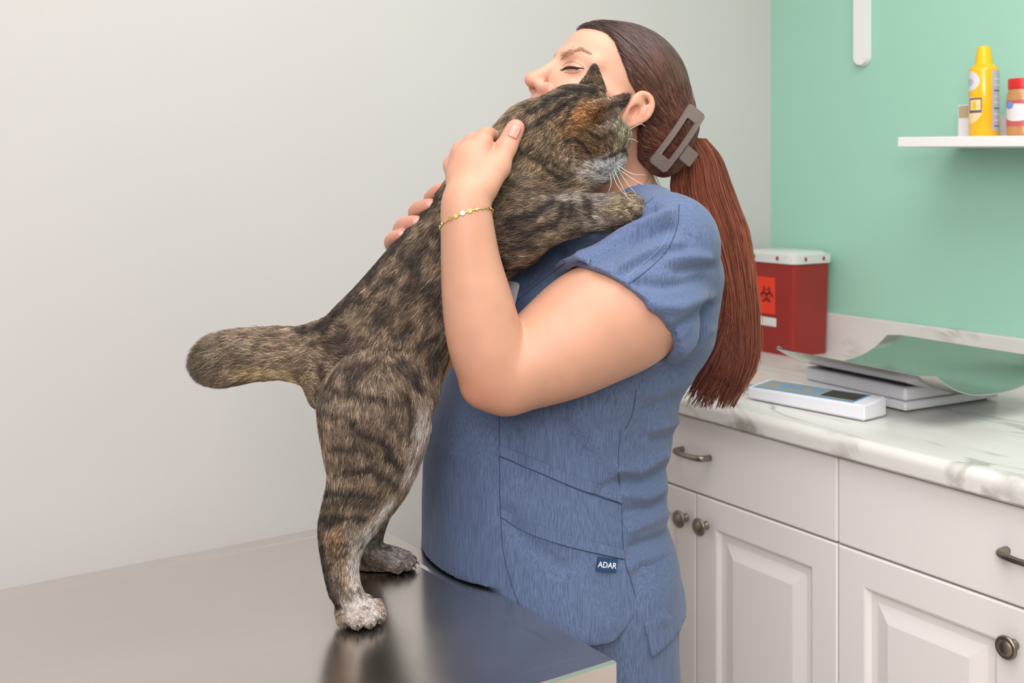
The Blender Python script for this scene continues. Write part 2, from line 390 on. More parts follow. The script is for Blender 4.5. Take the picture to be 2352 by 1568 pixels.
def shelf_at(px, v):
    """point on the shelf top for pixel column px at wall distance v"""
    t = (px-CX)/FPX; p0 = K+v*EY; u = (t*p0[1]-p0[0])/(EX[0]-t*EX[1]); p = R(u, v)
    return np.array([p[0], p[1], zs-(u-us)*math.tan(math.radians(1.0))+0.0004])
M_yel = mat('yellow_can_paint', (252, 190, 20), 0.22, spec=0.6); M_cap = mat('yellow_cap_plastic', (246, 200, 10), 0.4)
M_pale = mat('pale_print', (230, 224, 226), 0.4); M_cream = mat('cream_print', (250, 214, 160), 0.4); M_slate = mat('slate_print', (96, 84, 96), 0.5); M_grey = mat('grey_print', (190, 190, 204), 0.4)
pc = shelf_at(2260, -0.125); kk = pc[1]/FPX
can = empty('cheese_can', pc, 0, 'yellow spray can with tapered yellow cap standing on the white shelf', 'can')
r0 = 32.5*kk
lathe('can_body', [(r0*0.94, 0), (r0, 0.002), (r0, 152*kk), (r0*0.96, 156*kk), (r0*0.72, 164*kk), (r0*0.66, 166*kk)], M_yel, can, n=40)
lathe('cap', [(19.5*kk, 160*kk), (19.5*kk, 168*kk), (14.5*kk, 202*kk), (13.0*kk, 207*kk), (0.002, 208*kk)], M_cap, can, n=32)
def wrap_patch(name, a0, a1, z0, z1, r, m, par, shape=None, n=18, k=14):
    """patch of print wrapped round a can; angle 0 faces the camera, positive to its right"""
    v, f = [], []; base = math.atan2(-pc[1], -pc[0])
    for i in range(n+1):
        for j in range(k+1):
            s, t = i/n*2-1, j/k*2-1
            if shape == 'oval': s, t = s*math.sqrt(1-t*t/2), t*math.sqrt(1-s*s/2)
            a = base+math.radians((a0+a1)/2+(a1-a0)/2*s); z = (z0+z1)/2+(z1-z0)/2*t
            v.append((r*math.cos(a), r*math.sin(a), z))
    for i in range(n):
        for j in range(k): f.append((i*(k+1)+j, (i+1)*(k+1)+j, (i+1)*(k+1)+j+1, i*(k+1)+j+1))
    me = bpy.data.meshes.new(name); me.from_pydata(v, [], f); me.shade_smooth(); return link(name, me, m, par)
wrap_patch('round_emblem', -115, -16, 104*kk, 150*kk, r0*1.004, M_pale, can, 'oval')
wrap_patch('emblem_inner_print', -95, -42, 116*kk, 134*kk, r0*1.007, M_grey, can, 'oval')  # grey oval printed on the round emblem
wrap_patch('cracker_print', -120, -6, 30*kk, 92*kk, r0*1.004, M_cream, can, 'oval')
wrap_patch('letter_print', -70, -8, 54*kk, 88*kk, r0*1.007, M_slate, can)
wrap_patch('letter_print', -62, -12, 60*kk, 84*kk, r0*1.010, M_cream, can)
wrap_patch('letter_print', -48, -28, 62*kk, 80*kk, r0*1.012, M_yel, can, 'oval')
wrap_patch('nutrition_panel', 32, 112, 14*kk, 150*kk, r0*1.004, M_grey, can)
for q in range(9): wrap_patch('print_line', 40, 80, (22+q*13.5)*kk, (25+q*13.5)*kk, r0*1.007, M_slate if q % 3 == 0 else M_pale, can, n=8, k=1)
M_pb = mat('peanut_butter', (196, 138, 84), 0.3, coat=0.4); M_rlid = mat('red_lid', (214, 36, 34), 0.4); M_rlab = mat('red_label', (196, 92, 92), 0.4); M_blu2 = mat('blue_print', (120, 150, 214), 0.4)
pj = shelf_at(2352, -0.125); kj = pj[1]/FPX; rj = 37*kj
jar = empty('peanut_butter_jar', pj, 0, 'peanut butter jar with red lid at the edge of the shelf', 'jar')
lathe('jar_body', [(rj*0.9, 0), (rj, 0.003), (rj, 88*kj), (rj*0.94, 100*kj), (rj*0.86, 108*kj)], M_pb, jar, n=40)
jl = lathe('lid', [(rj*0.88, 108*kj), (rj*0.92, 109*kj), (rj*0.92, 130*kj), (rj*0.9, 132*kj), (0.002, 132*kj)], M_rlid, jar, n=40)
pc_keep = pc; pc = pj
wrap_patch('label', -130, 130, 22*kj, 82*kj, rj*1.004, M_rlab, jar, n=30)
wrap_patch('label_band', -92, 40, 34*kj, 74*kj, rj*1.007, M_pale, jar, 'oval')
wrap_patch('label_emblem', -76, -36, 62*kj, 80*kj, rj*1.010, M_blu2, jar, 'oval')
pc = pc_keep
M_tan = mat('treat_picture', (186, 166, 130), 0.5)
for (px, v, w, h, d, lab, pic) in ((2223, -0.075, 0.030, 0.066, 0.022, 'small white carton with a tan picture, left of the yellow can', True), (2306, -0.075, 0.028, 0.043, 0.022, 'low plain white carton between the yellow can and the jar', False)):
    p_ = shelf_at(px, v); cb = empty('treat_carton', p_, RZ, lab, 'carton', 'small cartons on the wall shelf')
    link('carton', bm_mesh('carton', box_bm(-w/2, w/2, -d/2, d/2, 0, h, 0.0008)), M_pale, cb)
    if pic: link('picture', bm_mesh('picture', box_bm(-w/2+0.002, w/2-0.002, -d/2-0.0006, -d/2+0.001, h-0.026, h-0.002)), M_tan, cb)
# white rail on the mint wall
def wall_u(px, v=0.0):
    t = (px-CX)/FPX; p0 = K+v*EY; return (t*p0[1]-p0[0])/(EX[0]-t*EX[1])
ur = wall_u(1985); Yr = R(ur, 0)[1]; z0r = CAMZ+(HY-153)*Yr/FPX; wr = 0.0215
bm = bmesh.new(); ol = [(-wr, z0r+0.52), (wr, z0r+0.52), (wr, z0r+wr)]+[(wr*math.cos(math.radians(-a)), z0r+wr+wr*math.sin(math.radians(-a))) for a in range(15, 180, 15)]+[(-wr, z0r+wr)]
fb = [bm.verts.new((x, -0.001, z)) for x, z in ol]; ff = [bm.verts.new((x*0.86, -0.016, z0r+wr+(z-z0r-wr)*(0.86 if z < z0r+wr else 1))) for x, z in ol]; n = len(ol)
for k in range(n): bm.faces.new((fb[k], fb[(k+1) % n], ff[(k+1) % n], ff[k]))
bm.faces.new(ff); bm.faces.new(fb[::-1]); bmesh.ops.recalc_face_normals(bm, faces=bm.faces)
rl = smooth_sharp(link('cable_cover', bm_mesh('cable_cover', bm), M_shelf, None, R(ur, 0, 0), RZ)); tag(rl, 'white vertical strip with rounded end high on the mint wall', 'cover')

# brown board on the grey wall, behind the cat
M_brown = mat('brown_board', (132, 78, 44), 0.6, var=0.15, var_scale=20); M_card = mat('slate_card', (98, 108, 122), 0.5); M_pin = mat('dark_pin', (24, 28, 42), 0.4)
def gw(px, py):
    t = (px-CX)/FPX; dx = -EY  # grey wall runs along -EY from the corner
    s = (K[0]-t*K[1])/(EY[0]-t*EY[1]); p = K-s*EY; return s, CAMZ-(py-HY)*p[1]/FPX
s0, zb = gw(962, 1010); s1, _ = gw(1160, 1000)
bo = empty('notice_board', R(0.0, -s0, zb), RZ, 'brown board hung on the grey wall behind the cat', 'board')
link('panel', bm_mesh('panel', box_bm(0.001, 0.016, 0.0, s0-s1, 0.0, 0.22, 0.002)), M_brown, bo)
sc_, zc_ = gw(992, 972); sd_, zd_ = gw(984, 953)
link('card', bm_mesh('card', box_bm(0.0165, 0.018, s0-sd_, s0-sd_+0.06, zc_-zb, zc_-zb+0.02)), M_card, bo)
sp_, zp_ = gw(990, 974); pn = lathe('pin', [(0.0035, 0), (0.0035, 0.004), (0.001, 0.007)], M_pin, bo, (0.018, s0-sp_, zp_-zb), 12); pn.rotation_euler = (0, math.pi/2, 0)

# ------------------------------------------------------------------ examination table
ZT = 0.78
TN = P(1416, 1516, FPX*(CAMZ-ZT)/(1516-HY)); TF = P(845, 1190, FPX*(CAMZ-ZT)/(1190-HY))
ty = (TF-TN)[:2]; TWd = np.linalg.norm(ty); ty /= TWd; tx = np.array([ty[1], -ty[0]])
TRZ = math.atan2(tx[1], tx[0]); TLn = 1.25
tb = empty('exam_table', (TN[0], TN[1], 0), TRZ, 'stainless steel examination table with folded rim under the cat', 'table')
# local frame: x=0 at the right end, negative to the left; y from near to far edge
bm = bmesh.new(); rw = 0.030; rings = []
def trect(i, z): return [bm.verts.new(p) for p in ((-TLn+i, i, z), (-i, i, z), (-i, TWd-i, z), (-TLn+i, TWd-i, z))]
for i, z in ((0.003, ZT-0.045), (0.0, ZT-0.043), (0.0, ZT-0.003), (0.0012, ZT-0.0008), (0.003, ZT), (rw, ZT-0.0003), (rw+0.006, ZT-0.0012)): rings.append(trect(i, z))
for a, b in zip(rings[:-1], rings[1:]):
    for k in range(4): bm.faces.new((a[k], a[(k+1) % 4], b[(k+1) % 4], b[k]))
bm.faces.new(rings[-1]); bm.faces.new(rings[0][::-1]); bmesh.ops.recalc_face_normals(bm, faces=bm.faces)
link('table_top', bm_mesh('table_top', bm), M_steel, tb)
M_col = mat('painted_steel_column', (190, 186, 178), 0.4)
link('column', bm_mesh('column', box_bm(-TLn/2-0.09, -TLn/2+0.09, TWd/2-0.09, TWd/2+0.09, 0.05, ZT-0.046, 0.008)), M_col, tb)
link('base', bm_mesh('base', box_bm(-TLn+0.2, -0.2, TWd/2-0.2, TWd/2+0.2, 0.0, 0.05, 0.01)), M_col, tb)
# ------------------------------------------------------------------ signed-distance modelling toolkit (numpy + surface nets)
class SDF:
    def __init__(self, lo, hi, h):
        self.lo = np.asarray(lo, float); self.h = h
        self.n = np.ceil((np.asarray(hi, float)-self.lo)/h).astype(int)+1
        self.g = np.full(tuple(self.n), 0.06, np.float32)
        self.ax = [(self.lo[i]+h*np.arange(self.n[i])).astype(np.float32) for i in range(3)]
    def _win(self, lo, hi):
        i0 = np.clip(np.floor((np.asarray(lo)-self.lo)/self.h).astype(int), 0, self.n-1)
        i1 = np.clip(np.ceil((np.asarray(hi)-self.lo)/self.h).astype(int)+1, 1, self.n)
        sl = tuple(slice(a, b) for a, b in zip(i0, i1))
        if any(b <= a for a, b in zip(i0, i1)): return None, None
        X = self.ax[0][sl[0]][:, None, None]; Y = self.ax[1][sl[1]][None, :, None]; Z = self.ax[2][sl[2]][None, None, :]
        return sl, (X, Y, Z)
    def _mix(self, sl, d, k, op):
        a = self.g[sl]
        if op == 'add':
            if k > 0:
                w = np.maximum(k-np.abs(a-d), 0)/k; self.g[sl] = np.minimum(a, d)-w*w*k*0.25
            else: self.g[sl] = np.minimum(a, d)
        elif op == 'sub':
            d = -d
            if k > 0:
                w = np.maximum(k-np.abs(a-d), 0)/k; self.g[sl] = np.maximum(a, d)+w*w*k*0.25
            else: self.g[sl] = np.maximum(a, d)
        elif op == 'and': self.g[sl] = np.maximum(a, d)
    def cap(self, a, b, ra, rb, k=0.01, op='add', flat=None):
        """tapered capsule a-b; flat=(axis, ratio) squeezes it along an axis"""
        a = np.asarray(a, float); b = np.asarray(b, float); m = max(ra, rb)*max(1.0, (flat[1] if flat else 1.0))+k+3*self.h
        sl, (g) = self._win(np.minimum(a, b)-m, np.maximum(a, b)+m)
        if sl is None: return
        X, Y, Z = g; px, py, pz = X-a[0], Y-a[1], Z-a[2]; ba = b-a
        if flat:
            n = np.asarray(flat[0], float); n = n/np.linalg.norm(n); s = 1.0/flat[1]-1.0
            t = (px*n[0]+py*n[1]+pz*n[2])*s; px = px+t*n[0]; py = py+t*n[1]; pz = pz+t*n[2]
            ba = ba+np.dot(ba, n)*s*n
        L2 = float(np.dot(ba, ba))+1e-12
        t = np.clip((px*ba[0]+py*ba[1]+pz*ba[2])/L2, 0, 1)
        d = np.sqrt((px-t*ba[0])**2+(py-t*ba[1])**2+(pz-t*ba[2])**2)-(ra+(rb-ra)*t)
        if flat and flat[1] < 1: d = d*(0.5+0.5*flat[1])
        self._mix(sl, d.astype(np.float32), k, op)
    def chain(self, pts, rads, k=0.01, op='add', flat=None):
        for i in range(len(pts)-1): self.cap(pts[i], pts[i+1], rads[i], rads[i+1], k, op, flat)
    def schain(self, pts, rads, k=0.006, op='add', flat=None, sub=5):
        q = spline(np.c_[np.array(pts, float), np.array(rads, float)], (len(pts)-1)*sub+1)
        self.chain(list(q[:, :3]), list(q[:, 3]), k, op, flat)
    def ell(self, c, r, k=0.01, op='add', axes=None):
        c = np.asarray(c, float); r = np.asarray(r, float); m = float(r.max())+k+3*self.h
        sl, g = self._win(c-m, c+m)
        if sl is None: return
        X, Y, Z = g; p = (X-c[0], Y-c[1], Z-c[2])
        A = np.eye(3) if axes is None else np.asarray(axes, float)
        q = [(p[0]*A[i][0]+p[1]*A[i][1]+p[2]*A[i][2]) for i in range(3)]
        k0 = np.sqrt((q[0]/r[0])**2+(q[1]/r[1])**2+(q[2]/r[2])**2); k1 = np.sqrt((q[0]/r[0]**2)**2+(q[1]/r[1]**2)**2+(q[2]/r[2]**2)**2)
        d = k0*(k0-1)/(k1+1e-9)
        self._mix(sl, d.astype(np.float32), k, op)
    def loft(self, zs_, cx, cy, a, b, F, L, k=0.01, op='add', z0=None, z1=None, power=2.0):
        """stack of (super)ellipses with half sizes a along F and b along L"""
        zs_ = np.asarray(zs_, float); o = np.argsort(zs_); zs_ = zs_[o]
        cx, cy, a, b = (np.asarray(v, float)[o] for v in (cx, cy, a, b))
        zlo = zs_[0] if z0 is None else z0; zhi = zs_[-1] if z1 is None else z1
        m = max(a.max(), b.max())+k+3*self.h
        sl, (X, Y, Z) = self._win((cx.min()-m, cy.min()-m, zlo-0.02), (cx.max()+m, cy.max()+m, zhi+0.02))
        z = Z.ravel(); I = lambda v: np.interp(z, zs_, v).astype(np.float32)[None, None, :]
        px, py = X-I(cx), Y-I(cy); A, B = I(a), I(b)
        q1 = np.abs(px*F[0]+py*F[1])/A; q2 = np.abs(px*L[0]+py*L[1])/B
        d = ((q1**power+q2**power)**(1/power)-1)*np.minimum(A, B)
        d = np.maximum(d, np.maximum(zlo-Z, Z-zhi))
        self._mix(sl, d.astype(np.float32), k, op)
    def plane(self, p, n, op='and', lo=None, hi=None, k=0.0):
        """keep the side the normal points away from (op 'and')"""
        n = np.asarray(n, float); n = n/np.linalg.norm(n)
        sl, (X, Y, Z) = self._win(lo if lo is not None else self.lo, hi if hi is not None else self.lo+self.h*self.n)
        d = (X-p[0])*n[0]+(Y-p[1])*n[1]+(Z-p[2])*n[2]
        self._mix(sl, d.astype(np.float32), k, op)
    def mesh(self, smooth=2):
        g = self.g; s = g < 0; n = self.n
        cnt = np.zeros(tuple(n-1), np.uint8)
        for i in (0, 1):
            for j in (0, 1):
                for k in (0, 1): cnt += s[i:n[0]-1+i, j:n[1]-1+j, k:n[2]-1+k]
        act = (cnt > 0) & (cnt < 8); idx = np.argwhere(act); del cnt
        vid = np.full(tuple(n-1), -1, np.int32); vid[act] = np.arange(len(idx)); del act
        pos = np.zeros((len(idx), 3)); num = np.zeros(len(idx))
        corners = [(i, j, k) for i in (0, 1) for j in (0, 1) for k in (0, 1)]
        val = {c: g[idx[:, 0]+c[0], idx[:, 1]+c[1], idx[:, 2]+c[2]].astype(float) for c in corners}
        for c in corners:
            for ax in range(3):
                if c[ax] == 0:
                    c2 = list(c); c2[ax] = 1; c2 = tuple(c2); va, vb = val[c], val[c2]
                    x = (va < 0) != (vb < 0); t = np.where(x, va/np.where(x, va-vb, 1), 0)
                    p = np.array(c, float)[None, :]+t[:, None]*(np.array(c2)-np.array(c))[None, :]
                    pos[x] += p[x]; num[x] += 1
        pos = pos/num[:, None]+idx; verts = self.lo+pos*self.h
        quads = []
        for ax in range(3):
            sa = [slice(0, None)]*3; sb = [slice(0, None)]*3; sa[ax] = slice(0, -1); sb[ax] = slice(1, None)
            A, B = s[tuple(sa)], s[tuple(sb)]; e = np.argwhere(A != B)
            o1, o2 = (ax+1) % 3, (ax+2) % 3
            e = e[(e[:, o1] > 0) & (e[:, o2] > 0) & (e[:, o1] < n[o1]-1) & (e[:, o2] < n[o2]-1)]
            ins = A[e[:, 0], e[:, 1], e[:, 2]]
            def c(d1, d2):
                q = e.copy(); q[:, o1] -= d1; q[:, o2] -= d2; return vid[q[:, 0], q[:, 1], q[:, 2]]
            q = np.stack([c(1, 1), c(0, 1), c(0, 0), c(1, 0)], 1)
            q[~ins] = q[~ins][:, ::-1]; quads.append(q)
        F_ = np.concatenate(quads)
        F_ = F_[(F_ >= 0).all(1)]
        if smooth: verts = lap_smooth(verts, F_, smooth)
        return verts, F_
def lap_smooth(v, F_, it, lam=0.5):
    e = np.concatenate([F_[:, [0, 1]], F_[:, [1, 2]], F_[:, [2, 3]], F_[:, [3, 0]]]); deg = np.bincount(e.ravel(), minlength=len(v)).astype(float)[:, None]
    for i in range(it):
        for l in (lam, -lam*1.04) if it > 1 else (lam,):
            s_ = np.zeros_like(v)
            for c in range(3): s_[:, c] = np.bincount(e[:, 0], v[e[:, 1], c], len(v))+np.bincount(e[:, 1], v[e[:, 0], c], len(v))
            v = v+l*(s_/np.maximum(deg, 1)-v)
    return v
def vnormals(v, F_):
    n = np.cross(v[F_[:, 2]]-v[F_[:, 0]], v[F_[:, 3]]-v[F_[:, 1]]); out = np.zeros_like(v)
    for k in range(4):
        for c in range(3): out[:, c] += np.bincount(F_[:, k], n[:, c], len(v))
    return out/(np.linalg.norm(out, axis=1, keepdims=True)+1e-12)
def fast_mesh(name, v, F_, smooth=True):
    me = bpy.data.meshes.new(name); k = F_.shape[1]
    me.vertices.add(len(v)); me.vertices.foreach_set('co', np.ascontiguousarray(v, np.float32).ravel())
    me.loops.add(F_.size); me.loops.foreach_set('vertex_index', np.ascontiguousarray(F_, np.int32).ravel())
    me.polygons.add(len(F_)); me.polygons.foreach_set('loop_start', np.arange(0, F_.size, k, dtype=np.int32))
    try: me.polygons.foreach_set('loop_total', np.full(len(F_), k, np.int32))
    except Exception: pass
    me.update(calc_edges=True); me.validate()
    if smooth: me.shade_smooth()
    return me
def add_color(me, col, name='Col'):
    at = me.attributes.new(name, 'FLOAT_COLOR', 'POINT')
    c = np.ones((len(me.vertices), 4), np.float32); c[:, :3] = col; at.data.foreach_set('color', c.ravel())
_rng = np.random.RandomState(3); _tab = _rng.rand(64, 64, 64).astype(np.float32)
def vnoise(p, scale):
    q = np.asarray(p, float)*scale+31.7; i = np.floor(q).astype(int); f = q-i; f = f*f*(3-2*f); i &= 63; j = (i+1) & 63
    def T(a, b, c): return _tab[a, b, c]
    x0, y0, z0 = i[:, 0], i[:, 1], i[:, 2]; x1, y1, z1 = j[:, 0], j[:, 1], j[:, 2]; fx, fy, fz = f[:, 0], f[:, 1], f[:, 2]
    c00 = T(x0, y0, z0)*(1-fx)+T(x1, y0, z0)*fx; c10 = T(x0, y1, z0)*(1-fx)+T(x1, y1, z0)*fx
    c01 = T(x0, y0, z1)*(1-fx)+T(x1, y0, z1)*fx; c11 = T(x0, y1, z1)*(1-fx)+T(x1, y1, z1)*fx
    return (c00*(1-fy)+c10*fy)*(1-fz)+(c01*(1-fy)+c11*fy)*fz
def to_px(p): return CX+FPX*p[:, 0]/p[:, 1], HY+FPX*(CAMZ-p[:, 2])/p[:, 1]
def seg_dist(x, y, pts):
    """distance in the plane to a polyline, in the same units"""
    best = np.full(len(x), 1e9)
    for (x0, y0), (x1, y1) in zip(pts[:-1], pts[1:]):
        dx, dy = x1-x0, y1-y0; t = np.clip(((x-x0)*dx+(y-y0)*dy)/(dx*dx+dy*dy+1e-9), 0, 1)
        best = np.minimum(best, np.hypot(x-x0-t*dx, y-y0-t*dy))
    return best
def attr_material(name, rough=0.6, spec=0.3, sheen=0.0, sss=0.0, attr='Col'):
    m = bpy.data.materials.new(name); m.use_nodes = True; nt = m.node_tree; b = nt.nodes['Principled BSDF']
    a = nt.nodes.new('ShaderNodeAttribute'); a.attribute_name = attr; nt.links.new(a.outputs['Color'], b.inputs['Base Color'])
    b.inputs['Roughness'].default_value = rough; b.inputs['Specular IOR Level'].default_value = spec
    if sheen: b.inputs['Sheen Weight'].default_value = sheen
    if sss:
        b.inputs['Subsurface Weight'].default_value = sss; b.inputs['Subsurface Scale'].default_value = 0.006; b.inputs['Subsurface Radius'].default_value = (1, .35, .2)
    return m
def hair_object(name, pts, rad, col, m, parent):
    """pts (N, K, 3), rad (K,), col (N, K, 3): one hair-curves object"""
    N, Kp = pts.shape[:2]
    hc = bpy.data.hair_curves.new(name); hc.add_curves([Kp]*N)
    hc.attributes['position'].data.foreach_set('vector', np.ascontiguousarray(pts, np.float32).ravel())
    ra = hc.attributes.get('radius') or hc.attributes.new('radius', 'FLOAT', 'POINT')
    rr = np.broadcast_to(rad, (N, Kp)) if np.ndim(rad) == 1 else rad
    ra.data.foreach_set('value', np.ascontiguousarray(rr, np.float32).ravel())
    ca = hc.attributes.new('Col', 'FLOAT_COLOR', 'POINT'); c = np.ones((N, Kp, 4), np.float32); c[..., :3] = col
    ca.data.foreach_set('color', c.ravel())
    o = bpy.data.objects.new(name, hc); COL.objects.link(o); hc.materials.append(m); o.parent = parent
    if parent in WORLDP: o.matrix_parent_inverse = Matrix.Translation(-parent.location)
    return o
def sample_surface(v, F_, n, rng, weight=None):
    tri = np.concatenate([F_[:, [0, 1, 2]], F_[:, [0, 2, 3]]]) if F_.shape[1] == 4 else F_
    a = v[tri[:, 0]]; b = v[tri[:, 1]]; c = v[tri[:, 2]]; ar = np.linalg.norm(np.cross(b-a, c-a), axis=1)
    if weight is not None: ar = ar*weight[tri].mean(1)
    cs = np.cumsum(ar); i = np.searchsorted(cs, rng.rand(n)*cs[-1]); i = np.clip(i, 0, len(tri)-1)
    r1, r2 = np.sqrt(rng.rand(n)), rng.rand(n); w = np.stack([1-r1, r1*(1-r2), r1*r2], 1)[:, :, None]
    return (v[tri[i]]*w).sum(1), tri[i], w
# ------------------------------------------------------------------ the cat
CT = empty('cat', (-0.19, 1.45, ZT), 0, 'brown tabby cat with a bobbed tail standing on the steel table, hugged by the person', 'cat')
WORLDP.append(CT)
def C(x, y, Y, r=0.0): return P(x, y, Y), r*Y/FPX
cat_lo = P(400, 900, 1.45)-0.04
cs = SDF((-0.47, 1.27, ZT-0.004), (0.19, 1.66, 1.497), 0.0029)
def cchain(spec, k=0.012, flat=None):
    q = [C(*s) for s in spec]; cs.schain([a for a, _ in q], [r for _, r in q], k, 'add', flat, 3)
    return [a for a, _ in q]
YB = 1.468
fl_ = ((0, 1, 0), 0.92)
flows = []
# trunk from the neck to the rump
trunk = [(1245, 338, 1.470, 94), (1180, 425, 1.470, 104), (1110, 515, YB, 110), (1000, 635, YB, 109), (915, 738, YB, 110), (856, 812, 1.466, 115), (830, 862, 1.465, 118)]
flows.append(cchain(trunk, 0.02, fl_))
tail = [(790, 822, 1.463, 60), (715, 811, 1.460, 35), (640, 811, 1.455, 27), (560, 817, 1.450, 28), (510, 827, 1.446, 24), (484, 834, 1.445, 17)]
flows.append(cchain(tail, 0.03))
# near hind leg
nleg = [(862, 905, 1.425, 122), (858, 985, 1.415, 104), (855, 1045, 1.408, 88), (846, 1100, 1.400, 72), (818, 1160, 1.392, 57), (796, 1205, 1.388, 45), (784, 1245, 1.384, 34), (783, 1300, 1.378, 25), (791, 1352, 1.370, 21), (808, 1392, 1.362, 23)]
flows.append(cchain(nleg, 0.014))
fleg = [(866, 905, 1.500, 105), (862, 985, 1.515, 88), (856, 1050, 1.525, 70), (850, 1110, 1.535, 54), (842, 1170, 1.545, 42), (834, 1225, 1.553, 34), (838, 1262, 1.556, 28), (862, 1282, 1.556, 25), (900, 1296, 1.552, 24)]
flows.append(cchain(fleg, 0.012))
def paw(cx, cy, Y, ang, s=1.0):
    """paw whose pad rests on the table; ang = direction of the toes in the ground plane"""
    base = P(cx, cy, Y); d = np.array([math.cos(ang), math.sin(ang), 0]); l = np.array([-d[1], d[0], 0])
    b = np.array([base[0], base[1], ZT])
    cs.ell(b+np.array([0, 0, 0.0125*s])-0.006*d, (0.021*s, 0.018*s, 0.0125*s), 0.008, axes=(d, l, (0, 0, 1)))
    for q, (o, f) in enumerate(((-0.0185, 0.008), (-0.0066, 0.0168), (0.0066, 0.0168), (0.0185, 0.007))):
        c = b+d*f*s+l*o*s
        cs.cap(c+np.array([0, 0, 0.0125*s])-d*0.012*s, c+np.array([0, 0, 0.0085*s])+d*0.003*s, 0.0074*s, 0.0076*s, 0.0012)
    return b, d, l
NP = paw(826, 1428, 1.364, math.radians(-72), 1.18)
FP = paw(905, 1304, 1.552, math.radians(-14), 1.10)
# shoulder, chest, near foreleg, far foreleg
cs.cap(*[C(1165, 465, 1.452)[0], C(1176, 530, 1.440)[0]], 0.060, 0.044, 0.02)
cs.cap(P(1250, 425, 1.475), P(1200, 500, 1.475), 0.050, 0.045, 0.02)
cs.cap(P(962, 790, 1.455), P(948, 880, 1.448), 0.036, 0.031, 0.02)
nfore = [(1165, 538, 1.430, 60), (1240, 507, 1.425, 44), (1310, 494, 1.435, 33), (1380, 489, 1.452, 25), (1432, 479, 1.463, 21), (1452, 474, 1.468, 20)]
flows.append(cchain(nfore, 0.016))
for dx, dy, dY in ((8, -6, -0.006), (12, 3, -0.002), (10, 11, 0.006)): cs.cap(P(1446, 471+dy, 1.466+dY), P(1452+dx, 473+dy*1.2, 1.468+dY), 0.0075, 0.0068, 0.004)
ffore = [(1190, 480, 1.505, 60), (1245, 484, 1.525, 36), (1285, 482, 1.540, 25)]
flows.append(cchain(ffore, 0.014))
# head
cs.cap(P(1250, 330, 1.470), P(1310, 292, 1.468), 0.054, 0.050, 0.02)
cs.ell(P(1332, 286, 1.468), (0.050, 0.048, 0.050), 0.015)
cs.ell(P(1398, 314, 1.464), (0.028, 0.030, 0.025), 0.012)        # brow and forehead
cs.cap(P(1352, 318, 1.452), P(1372, 352, 1.456), 0.036, 0.030, 0.015)   # near cheek
cs.cap(P(1378, 342, 1.470), P(1408, 368, 1.474), 0.026, 0.0145, 0.012)  # muzzle
cs.ell(P(1392, 377, 1.464), (0.021, 0.016, 0.0145), 0.008)              # whisker pad
cs.ell(P(1384, 390, 1.476), (0.020, 0.018, 0.012), 0.008)              # chin
cs.ell(P(1423, 357, 1.474), (0.0085, 0.012, 0.0075), 0.006)
cs.cap(P(1325, 374, 1.470), P(1270, 405, 1.470), 0.036, 0.044, 0.02)    # throat ruff
flows.append([P(1425, 360, 1.47), P(1380, 320, 1.47), P(1310, 292, 1.47), P(1245, 338, 1.47)])
# ears: flattened cones hollowed on the inner side
def ear(b0, b1, tip, nrm, w0, k=0.006):
    mid = (b0+b1)/2; nrm = nrm/np.linalg.norm(nrm)
    cs.cap(mid, tip, w0, 0.0060, k, 'add', (nrm, 0.34))
    cs.cap(mid+nrm*0.0078+(tip-mid)*0.06, tip*0.82+mid*0.18+nrm*0.0062, w0*0.72, 0.0022, 0.002, 'sub', (nrm, 0.34))
e1 = (P(1362, 246, 1.436), P(1390, 292, 1.426), P(1442, 224, 1.412)); n1 = np.array([0.55, -0.72, -0.42])
ear(*e1, n1, 0.0255)
e2 = (P(1334, 200, 1.480), P(1386, 214, 1.500), P(1366, 155, 1.497)); n2 = np.array([0.62, 0.75, 0.1])
ear(*e2, n2, 0.0220)
cs.plane((0, 0, ZT-0.0006), (0, 0, -1))
cat_v, cat_f = cs.mesh(3); cat_n = vnormals(cat_v, cat_f); del cs

